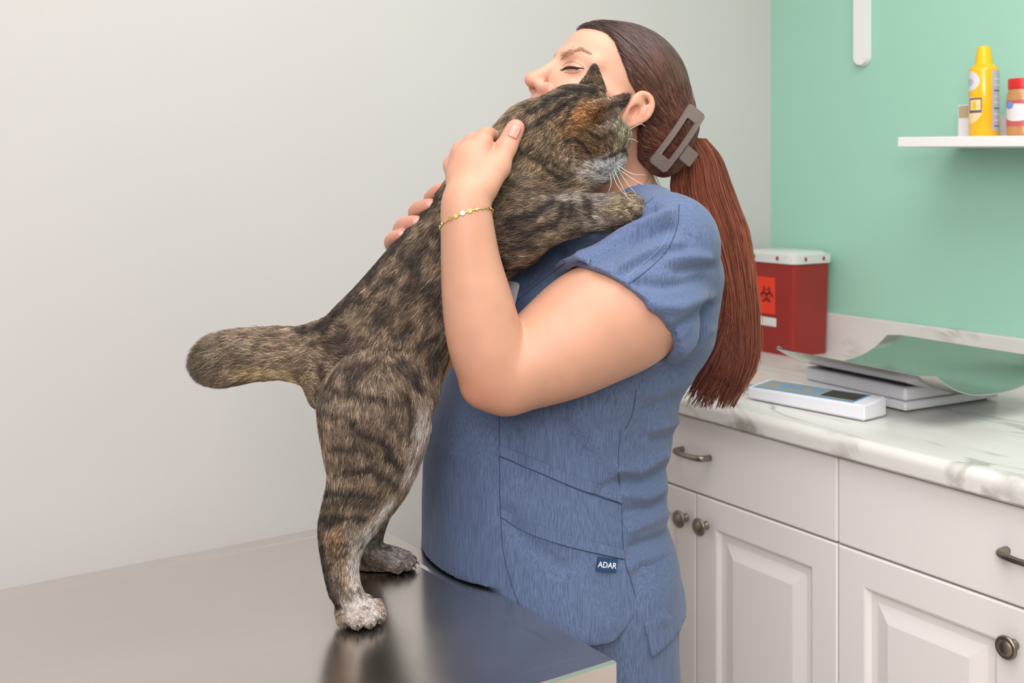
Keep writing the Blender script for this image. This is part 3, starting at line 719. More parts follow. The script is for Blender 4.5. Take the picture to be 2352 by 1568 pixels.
# ---- coat pattern in the cat's own profile plane
DARK = np.array([44, 36, 31.]); BASE = np.array([128, 109, 91.]); 
PATCH = [  # x, y, rx, ry, angle, colour, strength
 (1362, 178, 20, 34, 0, (104, 82, 68), 1.0), (1372, 156, 16, 16, 0, (70, 58, 50), .8), (1410, 264, 16, 38, 40, (176, 156, 148), 1.1), (1434, 232, 16, 14, 0, (84, 70, 58), .9),
 (1110, 420, 130, 90, -45, (120, 102, 82), .8), (1290, 300, 90, 70, 0, (118, 97, 75), .8), (1342, 268, 46, 26, -35, (160, 106, 62), .85), (1318, 296, 26, 26, 0, (150, 108, 68), .7),
 (1352, 330, 46, 26, 20, (122, 94, 66), .9), (1428, 302, 22, 40, 0, (150, 142, 118), .9), (1392, 385, 44, 22, -10, (232, 228, 226), 1.4), (1345, 398, 26, 20, 30, (170, 156, 148), .8),
 (1225, 372, 62, 13, 40, (160, 132, 94), .8), (1190, 330, 30, 16, 40, (150, 126, 92), .7), (1150, 480, 60, 30, -30, (134, 116, 98), .7),
 (620, 858, 80, 15, 4, (216, 180, 134), 1.1), (560, 800, 110, 26, 0, (142, 124, 106), .8), (460, 830, 30, 40, 0, (112, 100, 86), .8), (660, 815, 40, 40, 0, (150, 126, 104), .7),
 (820, 880, 80, 60, 0, (132, 114, 98), .8), (962, 985, 17, 66, 10, (196, 176, 166), 1.0), (935, 1080, 13, 34, 20, (206, 186, 178), .9), (880, 1175, 11, 38, 25, (216, 196, 186), 1.0), (990, 850, 22, 40, 10, (140, 116, 96), .8),
 (845, 1225, 20, 34, 15, (226, 208, 198), 1.1), (812, 1320, 15, 80, 0, (224, 210, 198), 1.2), (776, 1235, 18, 26, 0, (164, 128, 98), .9), (795, 1330, 14, 60, -8, (150, 126, 108), .5),
 (832, 1405, 46, 34, 0, (222, 204, 192), 1.3), (900, 1275, 50, 26, 15, (206, 192, 188), 1.2), (930, 1290, 16, 20, 0, (170, 154, 150), .8),  # far leg patch lightened to make up for the shade there
 (1345, 462, 95, 13, 3, (172, 160, 152), .9), (1340, 505, 60, 16, -8, (162, 146, 132), .8), (1456, 468, 16, 16, 0, (208, 190, 160), 1.0), (1420, 478, 30, 18, 0, (170, 148, 116), .8)]
STRIPE_FOLD = [  # points, half width, strength; tabby stripes plus painted shade of folds
 ([(690, 757), (745, 757), (792, 700), (850, 620), (905, 560), (960, 500), (1010, 450)], 11, 1.0),
 ([(811, 977), (850, 1000), (891, 1033), (918, 1066)], 9, .95), ([(769, 1027), (823, 1030), (860, 1045)], 7, .8), ([(796, 1078), (864, 1087), (903, 1108)], 8, .95),
 ([(751, 1133), (817, 1128), (870, 1140)], 8, 1.0), ([(745, 1158), (800, 1150), (860, 1160)], 6, .7), ([(738, 1182), (784, 1193), (837, 1187)], 8, .95), ([(733, 947), (781, 952), (820, 965)], 6, .7), ([(763, 893), (846, 914), (900, 930)], 6, .7),
 ([(735, 905), (760, 925)], 6, .6), ([(906, 843), (936, 867), (960, 900)], 7, .8), ([(925, 900), (945, 950), (940, 1010)], 6, .7), ([(905, 960), (925, 1000)], 6, .6), ([(780, 1060), (830, 1062)], 5, .6),
 ([(734, 1195), (736, 1250), (748, 1330), (772, 1395)], 10, 1.0), ([(770, 1275), (795, 1262)], 5, .6), ([(775, 1330), (790, 1360)], 4, .5),
 ([(1288, 473), (1279, 503), (1262, 525)], 6, 1.0), ([(1310, 469), (1304, 494)], 6, 1.0), ([(1334, 460), (1338, 478)], 5, 1.0), ([(1350, 470), (1346, 496)], 5, 1.0), ([(1322, 478), (1318, 505)], 4, .7), ([(1267, 462), (1227, 494), (1166, 508)], 9, .9), ([(1197, 548), (1258, 516)], 8, .8), ([(1165, 575), (1215, 560)], 9, .6),
 ([(1180, 335), (1200, 350), (1222, 362), (1255, 386), (1288, 413)], 6, .9), ([(1215, 338), (1262, 368), (1310, 405)], 4, .7), ([(1262, 400), (1290, 430)], 4, .6),  # first line: shade of the neck folds painted into the coat
 ([(1300, 206), (1369, 210)], 9, .95), ([(1255, 232), (1311, 212)], 8, .9), ([(1235, 285), (1270, 262), (1305, 238), (1330, 225)], 7, .9), ([(1215, 262), (1255, 240)], 6, .8), ([(1196, 300), (1240, 285)], 5, .6),
 ([(1300, 326), (1325, 322), (1340, 333), (1352, 350)], 4.5, .9), ([(1385, 364), (1410, 356), (1433, 346)], 3.2, .85), ([(1288, 290), (1302, 270), (1312, 248)], 4, .8), ([(1350, 300), (1372, 320)], 3, .5),  # first line paints the dark crease of the cheek fold
 ([(870, 670), (905, 640)], 10, .7), ([(930, 690), (955, 660)], 11, .6), ([(860, 760), (890, 735)], 9, .6), ([(950, 605), (985, 575)], 11, .6), ([(905, 770), (945, 745)], 9, .6), ([(985, 700), (1010, 670)], 10, .6), ([(960, 800), (1000, 770)], 9, .7), ([(830, 700), (850, 690)], 9, .6), ([(1000, 600), (1015, 560)], 9, .5), ([(800, 770), (840, 790)], 6, .5), ([(880, 820), (920, 800)], 7, .5), ([(1060, 560), (1110, 540)], 8, .5), ([(1150, 420), (1200, 440)], 7, .4)]
def coat(p):
    x, y = to_px(p); n = len(p)
    col = np.repeat(BASE[None, :], n, 0); w8 = vnoise(p, 48)-0.5+0.6*(vnoise(p, 110)-0.5); w9 = vnoise(p[:, [1, 2, 0]], 48)-0.5+0.6*(vnoise(p[:, [1, 2, 0]], 110)-0.5)
    hd_ = np.clip((x-1130)/100, 0, 1)*np.clip((560-y)/60, 0, 1); am = 20*(1-0.65*hd_)*np.clip((1420-y)/200, 0.4, 1)
    xw, yw = x+w8*am, y+w9*am
    for cx, cy, rx, ry, an, c, st in PATCH:
        a = math.radians(an); u = ((xw-cx)*math.cos(a)+(yw-cy)*math.sin(a))/rx; v = (-(xw-cx)*math.sin(a)+(yw-cy)*math.cos(a))/ry
        w = np.clip(st*np.exp(-(u*u+v*v)**1.3*0.7), 0, 1)[:, None]; col = col*(1-w)+np.array(c)*w
    dk = np.zeros(n)
    for pts, hw, st in STRIPE_FOLD:
        d = seg_dist(xw, yw, pts); dk = np.maximum(dk, st*np.exp(-(d/(hw*1.25))**2))
    blot = vnoise(p*np.array([1, 1, 1]), 55); blot2 = vnoise(p, 120)
    torso = np.clip((y-480)/60, 0, 1)*np.clip((1010-y)/120, 0, 1)*np.clip((x-700)/60, 0, 1)
    dk = np.maximum(dk, torso*np.clip((blot-0.52)*4.0, 0, 0.62)); dk = np.maximum(dk, 0.5*np.clip((blot2-0.62)*4, 0, 0.6))
    dk = np.clip(dk, 0, 0.93)[:, None]
    return lin(np.clip(col*(1-dk)+DARK*dk, 0, 255))
M_cat = attr_material('cat_undercoat', 0.85, 0.1)
cme = fast_mesh('body', cat_v, cat_f); add_color(cme, coat(cat_v)*0.55)
link('body', cme, M_cat, CT)
# ---- fur
rng = np.random.RandomState(11)
wt = np.ones(len(cat_v))
NH = 230000
vis = np.where(cat_n[:, 1] > 0.45, 0.25, 1.0)                  # thinner on the side pressed against the person
roots, tri, w = sample_surface(cat_v, cat_f, NH, rng, vis)
nr = (cat_n[tri]*w).sum(1); nr /= np.linalg.norm(nr, axis=1, keepdims=True)
# grain of the coat: direction of the nearest body line
fd = np.zeros_like(roots); best = np.full(NH, 1e9)
for line in flows:
    sp = spline(np.array(line), len(line)*4)
    for a, b in zip(sp[:-1], sp[1:]):
        ba = b-a; t = np.clip(((roots-a)@ba)/(ba@ba), 0, 1); d = np.linalg.norm(roots-a-t[:, None]*ba, axis=1)
        m_ = d < best; best[m_] = d[m_]; fd[m_] = ba/np.linalg.norm(ba)
x, y = to_px(roots)
gx = (vnoise(roots, 45)-0.5); gz = (vnoise(roots[:, [2, 0, 1]], 45)-0.5); gy = vnoise(roots[:, [1, 2, 0]], 45)-0.5
clump = np.stack([gx, gy, gz], 1)*0.9
fd = fd+clump+rng.normal(0, 0.22, fd.shape)+np.array([0, 0, -0.15])
fd -= nr*(fd*nr).sum(1, keepdims=True); fd /= np.linalg.norm(fd, axis=1, keepdims=True)+1e-9
Ln = np.full(NH, 0.0135)
def soft(cx, cy, rx, ry): return np.exp(-(((x-cx)/rx)**2+((y-cy)/ry)**2))
head = np.clip((x-1215)/60, 0, 1)*np.clip((430-y)/40, 0, 1); Ln = Ln*(1-head)+0.0075*head
Ln = Ln*(1-0.80*np.clip(soft(1412, 252, 40, 46)+soft(1362, 172, 30, 36), 0, 1))
Ln += 0.0035*np.clip((880-y)/60, 0, 1)*np.clip((x-400)/20, 0, 1)*np.clip((730-x)/60, 0, 1)         # bushy tail
Ln += 0.006*soft(960, 960, 60, 120)+0.004*soft(880, 1170, 50, 60)+0.004*soft(1330, 420, 50, 40)
legs = np.clip((y-1120)/120, 0, 1); Ln = Ln*(1-legs)+0.0085*legs; pw = np.clip((y-1350)/40, 0, 1); Ln = Ln*(1-pw)+0.0026*pw
Ln = np.where((np.hypot(roots[:, 0]-FP[0][0], roots[:, 1]-FP[0][1]) < 0.04) & (roots[:, 2] < ZT+0.04), 0.003, Ln)
fpw = np.clip((x-1395)/30, 0, 1)*np.clip((y-430)/10, 0, 1); Ln = Ln*(1-fpw)+0.005*fpw
back = np.exp(-(seg_dist(x, y, STRIPE_FOLD[0][0])/16)**2); Ln = Ln*(1-0.45*back)
Ln *= rng.uniform(0.7, 1.2, NH)
lift = np.where(pw > 0.5, 0.25, 0.42)*rng.uniform(0.6, 1.3, NH)*(1-0.5*back)
Kp = 4; ts = np.linspace(0, 1, Kp)
hp = np.zeros((NH, Kp, 3))
for k_, t in enumerate(ts):
    hp[:, k_] = roots+Ln[:, None]*(fd*(t*0.35+0.65*t*t)*0.95+nr*(lift[:, None]*1.5*(t-0.55*t*t)))-nr*0.0006*(k_ == 0)
hp[..., 2] = np.maximum(hp[..., 2], ZT+0.0006)
base = coat(roots+fd*Ln[:, None]*0.4)
tick = vnoise(roots, 330)+0.7*vnoise(roots[:, [2, 0, 1]], 190)-0.85
jit = np.exp(rng.normal(0, 0.38, NH)+1.5*tick)[:, None]; light = (rng.rand(NH) < 0.2)[:, None]*0.7
band = np.array([0.55, 0.95, 1.35, 1.05])
hcol = np.clip(0.80*base[:, None, :]*band[None, :, None]*jit[:, None, :]*(1+light[:, None, :]), 0, 0.85)
M_fur = attr_material('cat_fur', 0.55, 0.35)
fur = hair_object('fur', hp, np.array([0.00023, 0.00022, 0.00017, 0.00005]), hcol, M_fur, CT); tag(fur, kind='stuff')
# ---- nose, claws, whiskers
M_nose = mat('cat_nose', (92, 56, 46), 0.4, sss=0.2); M_claw = mat('claw_horn', (70, 58, 52), 0.35); M_whisk = mat('whisker_white', (246, 240, 226), 0.4)
nb = bmesh.new(); bmesh.ops.create_uvsphere(nb, u_segments=16, v_segments=10, radius=1.0)
for v_ in nb.verts: v_.co = Vector((v_.co.x*0.0052, v_.co.y*0.0075, v_.co.z*0.0062*(1-0.3*max(0, -v_.co.z))))
link('nose', bm_mesh('nose', nb, True), M_nose, CT, P(1430, 362, 1.474))
for (b, d, l), s in ((NP, 1.18), (FP, 1.10)):
    for o, f in ((-0.0185, 0.008), (-0.0066, 0.0168), (0.0066, 0.0168), (0.0185, 0.007)):
        c = b+d*(f+0.0095)*s+l*o*s; tube('claw', [c+np.array([0, 0, 0.0085]), c+d*0.004+np.array([0, 0, 0.0075]), c+d*0.0065+np.array([0, 0, 0.0045])], [0.0016, 0.0013, 0.0004], M_claw, CT, 6)
for (x0, y0, x1, y1, x2, y2, Y0, Y1) in ((1408, 385, 1425, 420, 1442, 455, 1.45, 1.42), (1404, 388, 1418, 425, 1450, 462, 1.45, 1.43), (1410, 380, 1445, 405, 1478, 425, 1.45, 1.43), (1412, 376, 1450, 398, 1484, 402, 1.45, 1.44), (1400, 390, 1404, 420, 1398, 440, 1.45, 1.42), (1414, 380, 1440, 420, 1462, 446, 1.455, 1.45), (1445, 298, 1470, 285, 1482, 290, 1.45, 1.43), (1440, 318, 1455, 320, 1466, 326, 1.45, 1.43)):
    tube('whisker', spline([P(x0, y0, Y0), P(x1, y1, (Y0+Y1)/2), P(x2, y2, Y1)], 10), list(np.linspace(0.00042, 0.00012, 10)), M_whisk, CT, 5)
# ------------------------------------------------------------------ the person
PS = empty('person', (0.10, 1.66, 0.0), 0, 'person in blue scrubs with a long auburn ponytail hugging the cat beside the table', 'person')
WORLDP.append(PS)
BF = np.array([-0.906, -0.423, 0]); BL = np.array([0.423, -0.906, 0])            # body: facing, her left
th = math.radians(28); ya = math.radians(20)
HO = np.array([0.1338, 1.598, 1.419])                                             # head: mid point between the ears
HL = np.array([math.sin(ya), -math.cos(ya), 0])
HF = np.array([-math.cos(ya)*math.cos(th), -math.sin(ya)*math.cos(th), math.sin(th)])
HU = np.array([math.cos(ya)*math.sin(th), math.sin(ya)*math.sin(th), math.cos(th)])
HA = (HF, HL, HU)
def W(f, l, u): return HO+f*HF+l*HL+u*HU
def pr(x, y, Y, r): return P(x, y, Y), r*Y/FPX

SHL = P(1532, 560, 1.485); SHR = np.array([0.090, 1.785, 1.235]); NB = P(1425, 462, 1.628)
LARM = [(1495, 635, 1.472, 102), (1450, 702, 1.452, 132), (1357, 752, 1.428, 132), (1288, 796, 1.408, 117), (1215, 835, 1.390, 98), (1150, 856, 1.376, 84)]
LFORE = [(1136, 842, 1.372, 86), (1113, 772, 1.364, 83), (1096, 690, 1.358, 76), (1081, 600, 1.354, 64), (1073, 515, 1.352, 56), (1068, 458, 1.354, 50)]
RELB = np.array([-0.03, 1.83, 1.06]); RWR = P(1035, 615, 1.605)
def build_body(sd):
    # cranium and face
    sd.ell(W(-0.006, 0, 0.052), (0.094, 0.074, 0.078), 0.01, axes=HA)
    sd.ell(W(0.036, 0, 0.0), (0.062, 0.060, 0.080), 0.02, axes=HA)
    sd.ell(W(0.052, 0, 0.058), (0.044, 0.055, 0.046), 0.02, axes=HA)                 # forehead
    for s in (-1, 1):
        sd.cap(W(0.012, 0.050*s, -0.038), W(0.068, 0.022*s, -0.082), 0.020, 0.016, 0.02)      # jaw
        sd.ell(W(0.062, 0.036*s, -0.022), (0.029, 0.027, 0.026), 0.016, axes=HA)      # raised cheek
        sd.cap(W(0.090, 0.012*s, 0.041), W(0.064, 0.050*s, 0.038), 0.011, 0.010, 0.012)       # brow
        sd.cap(W(0.050, 0.055*s, 0.005), W(0.020, 0.064*s, 0.005), 0.014, 0.010, 0.015)       # cheekbone
    sd.cap(W(0.080, 0, -0.086), W(0.076, 0, -0.082), 0.018, 0.018, 0.018)
    for s in (-1, 1): sd.ell(W(0.100, 0.033*s, 0.023), (0.014, 0.016, 0.010), 0.014, 'sub', axes=HA)
    for s in (-1, 1): sd.ell(W(0.0765, 0.033*s, 0.022), (0.0135, 0.0165, 0.0120), 0.005, axes=HA)
    sd.cap(W(0.092, 0, 0.036), W(0.112, 0, -0.004), 0.0075, 0.0085, 0.010)                  # nose
    sd.cap(W(0.112, 0, -0.004), W(0.1195, 0, -0.0145), 0.0090, 0.0108, 0.006)
    for s in (-1, 1):
        sd.ell(W(0.1045, 0.0125*s, -0.0185), (0.0125, 0.0085, 0.0095), 0.006, axes=HA)
        sd.ell(W(0.1085, 0.0066*s, -0.0275), (0.0065, 0.0034, 0.0050), 0.002, 'sub', axes=HA)
    sd.cap(W(0.096, -0.0, -0.040), W(0.088, 0, -0.055), 0.014, 0.014, 0.014)
    for s in (-1, 1):
        sd.cap(W(0.1065, 0, -0.0455), W(0.090, 0.026*s, -0.040), 0.0060, 0.0040, 0.004)
        sd.cap(W(0.1040, 0, -0.0575), W(0.090, 0.024*s, -0.046), 0.0065, 0.0040, 0.004)
    # ears
    for s in (-1, 1):
        def E(f, l, u): return W(f, s*(0.073+l), u)
        en = s*HL*0.86-HF*0.42+HU*0.05
        sd.cap(E(-0.0115, 0.0055, 0.0105), E(-0.006, 0.003, -0.012), 0.0190, 0.0130, 0.006, 'add', (en, 0.32))
        rim = [E(0.002, 0.003, 0.006), E(0.000, 0.006, 0.020), E(-0.007, 0.0095, 0.0285), E(-0.018, 0.012, 0.028), E(-0.0255, 0.0135, 0.018), E(-0.0265, 0.012, 0.004), E(-0.0200, 0.008, -0.0095), E(-0.0100, 0.004, -0.020), E(-0.003, 0.002, -0.0235)]
        rim = [np.array(p) for p in spline(rim, 19)]
        sd.chain(rim, [0.0030]*4+[0.0037]*9+[0.0036]*6, 0.003)
        sd.ell(E(-0.0045, 0.003, -0.0215), (0.0065, 0.0045, 0.0085), 0.005, axes=HA)
        sd.ell(E(-0.0080, 0.0118, -0.001), (0.0088, 0.0066, 0.0108), 0.003, 'sub', axes=HA); sd.chain([E(-0.0100, 0.0165, 0.0215), E(-0.0195, 0.0180, 0.0170), E(-0.0222, 0.0175, 0.0060), E(-0.0190, 0.0150, -0.004)], [0.0024, 0.0026, 0.0026, 0.002], 0.002, 'sub')
        sd.chain([E(-0.0190, 0.0125, 0.0155), E(-0.0185, 0.0115, 0.004), E(-0.0145, 0.0085, -0.0075)], [0.0024, 0.0028, 0.0024], 0.004)
        sd.ell(E(0.0005, 0.0045, -0.001), (0.0040, 0.0032, 0.0055), 0.003, axes=HA)
    # neck, shoulders, chest core
    sd.cap(W(-0.022, 0, -0.015), NB, 0.049, 0.050, 0.02)
    sd.cap(W(0.02, 0, -0.06), NB+0.015*BF, 0.034, 0.040, 0.02)
    sd.cap(NB, SHL, 0.042, 0.046, 0.03); sd.cap(NB, SHR, 0.042, 0.050, 0.03)
    sd.ell(P(1400, 690, 1.63), (0.115, 0.130, 0.10), 0.03, axes=(BF, BL, (0, 0, 1)))
    sd.ell(P(1310, 960, 1.64), (0.13, 0.150, 0.13), 0.04, axes=(BF, BL, (0, 0, 1)))
    # near arm
    q = [pr(*a) for a in LARM]; sd.schain([SHL]+[a for a, _ in q], [0.055]+[r for _, r in q], 0.006)
    sd.cap(*[P(1108, 884, 1.372), P(1160, 892, 1.378)], 0.026, 0.030, 0.02)
    q = [pr(*a) for a in LFORE]; sd.schain([a for a, _ in q], [r for _, r in q], 0.006)
    # left hand
    wr = P(1070, 448, 1.356)
    mcp = [(1109, 326, 1.392), (1083, 334, 1.398), (1057, 350, 1.404), (1037, 380, 1.408)]
    for (x, y, Y), r in zip(mcp, (0.0125, 0.0125, 0.0120, 0.0110)): sd.cap(wr, P(x, y, Y), 0.0185, r, 0.010)
    sd.ell(P(1080, 398, 1.378), (0.026, 0.016, 0.040), 0.012)
    sd.cap(P(1092, 440, 1.362), P(1118, 398, 1.376), 0.019, 0.016, 0.015)
    fing = [[(1109, 326, 1.392), (1118, 310, 1.418), (1136, 317, 1.444), (1150, 332, 1.462)], [(1083, 334, 1.398), (1087, 322, 1.428), (1100, 330, 1.458), (1112, 345, 1.475)],
            [(1057, 350, 1.404), (1059, 341, 1.434), (1070, 350, 1.462), (1080, 364, 1.478)], [(1037, 380, 1.408), (1036, 374, 1.434), (1046, 382, 1.456), (1056, 392, 1.470)]]
    for f, r in zip(fing, (0.0098, 0.0100, 0.0096, 0.0086)): sd.schain([P(*a) for a in f], [r*1.12, r*1.05, r*0.95, r*0.85], 0.003, sub=3)
    sd.chain([P(1112, 428, 1.362), P(1144, 384, 1.380), P(1164, 336, 1.396), P(1183, 297, 1.404)], [0.0185, 0.0145, 0.0122, 0.0108], 0.008)
    sd.cap(P(1176, 310, 1.401), P(1185, 293, 1.404), 0.0112, 0.0098, 0.006)
    # right arm behind the cat, fingertips over its back
    sd.chain([SHR, (SHR+RELB)/2, RELB], [0.060, 0.056, 0.046], 0.015)
    sd.chain([RELB, (RELB+RWR)/2, RWR], [0.045, 0.038, 0.026], 0.010)
    kn = [(1000, 490, 1.556), (972, 520, 1.552), (946, 552, 1.548), (925, 580, 1.545)]
    for x, y, Y in kn: sd.cap(RWR, P(x, y, Y), 0.020, 0.0125, 0.010)
    rf = [[(1000, 490, 1.556), (990, 460, 1.515), (998, 446, 1.490), (1014, 434, 1.472)], [(972, 520, 1.552), (957, 494, 1.510), (962, 480, 1.482), (987, 472, 1.455)],
          [(946, 552, 1.548), (922, 532, 1.508), (930, 516, 1.480), (957, 511, 1.452)], [(925, 580, 1.545), (900, 562, 1.508), (903, 548, 1.484), (921, 540, 1.462)]]
    for f, r in zip(rf, (0.0094, 0.0104, 0.0104, 0.0088)): sd.schain([P(*a) for a in f], [r*1.1, r*1.08, r, r*0.92], 0.0025, sub=3)
sb = SDF((-0.22, 1.275, 0.90), (0.34, 1.90, 1.578), 0.0023)
build_body(sb)
bv, bf_ = sb.mesh(2); del sb
# keep one connected surface cut just inside the clothes
keep = bv[bf_].mean(1)[:, 2] > 0.905; bf_ = bf_[keep]
used_ = np.zeros(len(bv), bool); used_[bf_.ravel()] = True; mp_ = np.cumsum(used_)-1; bv = bv[used_]; bf_ = mp_[bf_]
bn = vnormals(bv, bf_)
def skin_color(p):
    x, y = to_px(p); c = np.repeat(np.array([[205, 153, 127.]]), len(p), 0)
    def blend(w, col): 
        nonlocal c
        w = np.clip(w, 0, 1)[:, None]; c = c*(1-w)+np.array(col, float)*w
    def g3(q, r): return np.exp(-(((p-q)**2).sum(1)/(r*r)))
    n = vnoise(p, 60)-0.5; c = c*(1+0.05*n)[:, None]
    hd = g3(W(0.06, 0, 0.03), 0.085); blend(hd*0.75, (221, 175, 152))
    blend(0.55*g3(W(0.118, 0, -0.014), 0.018), (226, 146, 124)); 
    for s in (-1, 1):
        blend(0.35*g3(W(0.07, 0.04*s, -0.022), 0.028), (232, 158, 132)); blend(0.5*g3(W(-0.012, 0.082*s, 0.004), 0.030), (230, 158, 134))
        blend(0.35*g3(W(0.088, 0.034*s, 0.024), 0.016), (206, 138, 112))
    blend(1.0*g3(W(0.103, 0, -0.051), 0.013), (206, 112, 104))
    for q in ((1109, 322, 1.385), (1083, 331, 1.39), (1056, 347, 1.396), (1034, 378, 1.40)): blend(0.35*g3(P(*q), 0.014), (226, 146, 122))
    for q in ((1180, 305, 1.395), (1014, 434, 1.462), (990, 472, 1.445), (960, 511, 1.442), (922, 540, 1.452)): blend(0.75*g3(P(*q), 0.016), (228, 142, 126))
    for q in ((960, 486, 1.49), (926, 522, 1.49), (901, 552, 1.49)): blend(0.4*g3(P(*q), 0.02), (222, 150, 128))
    blend(0.5*g3(P(1100, 900, 1.35), 0.04), (222, 146, 116))
    return lin(np.clip(c, 0, 255))
M_skin = attr_material('skin', 0.48, 0.35, sss=0.12)
bme = fast_mesh('body', bv, bf_); add_color(bme, skin_color(bv)); body_o = link('body', bme, M_skin, PS)
BV_body = BVHTree.FromPolygons(bv.tolist(), bf_.tolist())
CAMO = Vector((0, 0, CAMZ))
def cast(bvh, x, y, off=0.0):
    d = (V(P(x, y, 1.0))-CAMO).normalized(); h = bvh.ray_cast(CAMO, d)
    if h[0] is None: return None
    n = h[1] if h[1].dot(d) < 0 else -h[1]
    return np.array(h[0]+n*off), np.array(n)

# ---- scrub top
M_scrub = bpy.data.materials.new('heathered_blue_scrubs'); M_scrub.use_nodes = True
def scrub_nodes(m):
    nt = m.node_tree; b = nt.nodes['Principled BSDF']; N = nt.nodes.new; L = nt.links.new
    tc = N('ShaderNodeTexCoord'); mp = N('ShaderNodeMapping'); mp.inputs['Scale'].default_value = (800, 800, 22); L(tc.outputs['Object'], mp.inputs['Vector'])
    nz = N('ShaderNodeTexNoise'); nz.inputs['Scale'].default_value = 1.0; nz.inputs['Detail'].default_value = 3; L(mp.outputs['Vector'], nz.inputs['Vector'])
    n2 = N('ShaderNodeTexNoise'); n2.inputs['Scale'].default_value = 900; n2.inputs['Detail'].default_value = 2; L(tc.outputs['Object'], n2.inputs['Vector'])
    r = N('ShaderNodeValToRGB'); r.color_ramp.elements[0].position = 0.34; r.color_ramp.elements[1].position = 0.70
    r.color_ramp.elements[0].color = rgba((84, 98, 130)); r.color_ramp.elements[1].color = rgba((110, 126, 160)); L(nz.outputs['Fac'], r.inputs['Fac'])
    mx = N('ShaderNodeMix'); mx.data_type = 'RGBA'; mx.blend_type = 'MULTIPLY'; mx.inputs[0].default_value = 0.35; L(r.outputs['Color'], mx.inputs[6]); L(n2.outputs['Color'], mx.inputs[7])
    rr = N('ShaderNodeValToRGB'); rr.color_ramp.elements[0].position = 0.2; rr.color_ramp.elements[1].position = 0.75; rr.color_ramp.elements[0].color = (0.45, 0.45, 0.45, 1); rr.color_ramp.elements[1].color = (1.2, 1.2, 1.2, 1); L(n2.outputs['Fac'], rr.inputs['Fac']); L(rr.outputs['Color'], mx.inputs[7])
    L(mx.outputs[2], b.inputs['Base Color']); b.inputs['Roughness'].default_value = 0.8; b.inputs['Specular IOR Level'].default_value = 0.2; b.inputs['Sheen Weight'].default_value = 0.15
    bp = N('ShaderNodeBump'); bp.inputs['Strength'].default_value = 0.25; bp.inputs['Distance'].default_value = 0.0006; L(n2.outputs['Fac'], bp.inputs['Height']); L(bp.outputs['Normal'], b.inputs['Normal'])
scrub_nodes(M_scrub)
st_ = SDF((-0.22, 1.30, 0.585), (0.38, 2.02, 1.345), 0.0042)
YT = 1.64
lev = [(0.585, 1000, 1574, .195), (.64, 990, 1574, .200), (.727, 972, 1560, .200), (.822, 972, 1522, .190), (.90, 974, 1524, .182), (.949, 984, 1538, .178), (1.0, 1008, 1552, .178), (1.04, 1035, 1578, .178), (1.09, 1075, 1598, .180), (1.14, 1112, 1606, .180), (1.19, 1150, 1604, .172), (1.23, 1195, 1580, .150), (1.262, 1255, 1550, .120), (1.287, 1320, 1520, .085)]
zz = [l[0] for l in lev]; cxs = [((l[1]+l[2])/2-CX)/FPX*YT for l in lev]; hx = [(l[2]-l[1])/2/FPX*YT for l in lev]
aa = [math.sqrt(max(0.05**2, h*h-(l[3]*0.423)**2))/0.906 for h, l in zip(hx, lev)]
st_.loft(zz, cxs, [YT]*len(lev), aa, [l[3] for l in lev], BF, BL, 0.0, z0=0.60, z1=1.292, power=2.15)
for s in (-1, 1): st_.ell(P(1235, 690, 1.64)+BL*0.075*s, (0.085, 0.080, 0.085), 0.05, axes=(BF, BL, (0, 0, 1)))     # bust
st_.cap(NB+np.array([0, 0, -0.004]), SHL+np.array([0.002, 0, 0.0]), 0.054, 0.061, 0.03); st_.cap(NB+np.array([0, 0, -0.004]), SHR, 0.054, 0.066, 0.035); st_.cap(NB+BF*0.05+np.array([0, 0, -0.05]), NB+BF*0.02-BL*0.02+np.array([0, 0, -0.02]), 0.070, 0.062, 0.03)
st_.cap(P(1560, 640, 1.54), P(1550, 760, 1.57), 0.058, 0.050, 0.05)                                                # shoulder blade side
# sleeves are cut by their own plane before they join
def sleeve(sh, mid, end, r0, r1, r2, pl):
    t = SDF(st_.lo, st_.lo+st_.h*2, st_.h); t.n = st_.n; t.ax = st_.ax; t.g = np.full_like(st_.g, 0.06); t.chain([sh, mid, end], [r0, r1, r2], 0.01)
    p0, n0 = pl; t.plane(p0, n0)
    g = st_.g; k = 0.02; w = np.maximum(k-np.abs(g-t.g), 0)/k; st_.g = np.minimum(g, t.g)-w*w*k*0.25
A_, B_, C_ = P(1290, 622, 1.455), P(1528, 838, 1.465), P(1440, 655, 1.366)
nn = np.cross(B_-A_, C_-A_); nn /= np.linalg.norm(nn); arm_d = P(1357, 752, 1.428)-SHL
if nn@arm_d < 0: nn = -nn
sleeve(SHL, P(1455, 698, 1.453), P(1320, 760, 1.420), 0.066, 0.0880, 0.0910, (A_, nn))
rd = RELB-SHR; rd /= np.linalg.norm(rd); sleeve(SHR, SHR+rd*0.10, SHR+rd*0.20, 0.068, 0.075, 0.078, (SHR+rd*0.13, rd))
# openings: arms and neck
st_.chain([P(1440, 706, 1.450)]+[P(*a[:3]) for a in LARM[2:4]], [0.0785, 0.0775, 0.072], 0.0, 'sub')
st_.cap(SHR+rd*0.06, SHR+rd*0.3, 0.062, 0.058, 0.0, 'sub')
st_.cap(NB+np.array([0, 0, 0.030]), W(-0.02, 0, -0.02), 0.0535, 0.062, 0.004, 'sub')
# neckline: a sloping cut round the neck only
nk = SDF(st_.lo, st_.lo+st_.h*2, st_.h); nk.n = st_.n; nk.ax = st_.ax; nk.g = np.full_like(st_.g, 0.06); nk.cap(NB+np.array([0, 0, -0.04]), NB+np.array([0, 0, 0.12]), 0.088, 0.088, 0.0)
pn_ = BF*0.5+np.array([0, 0, 1.0]); pn_ /= np.linalg.norm(pn_); nk.plane(P(1484, 462, 1.57), -pn_); st_.g = np.maximum(st_.g, -nk.g); del nk
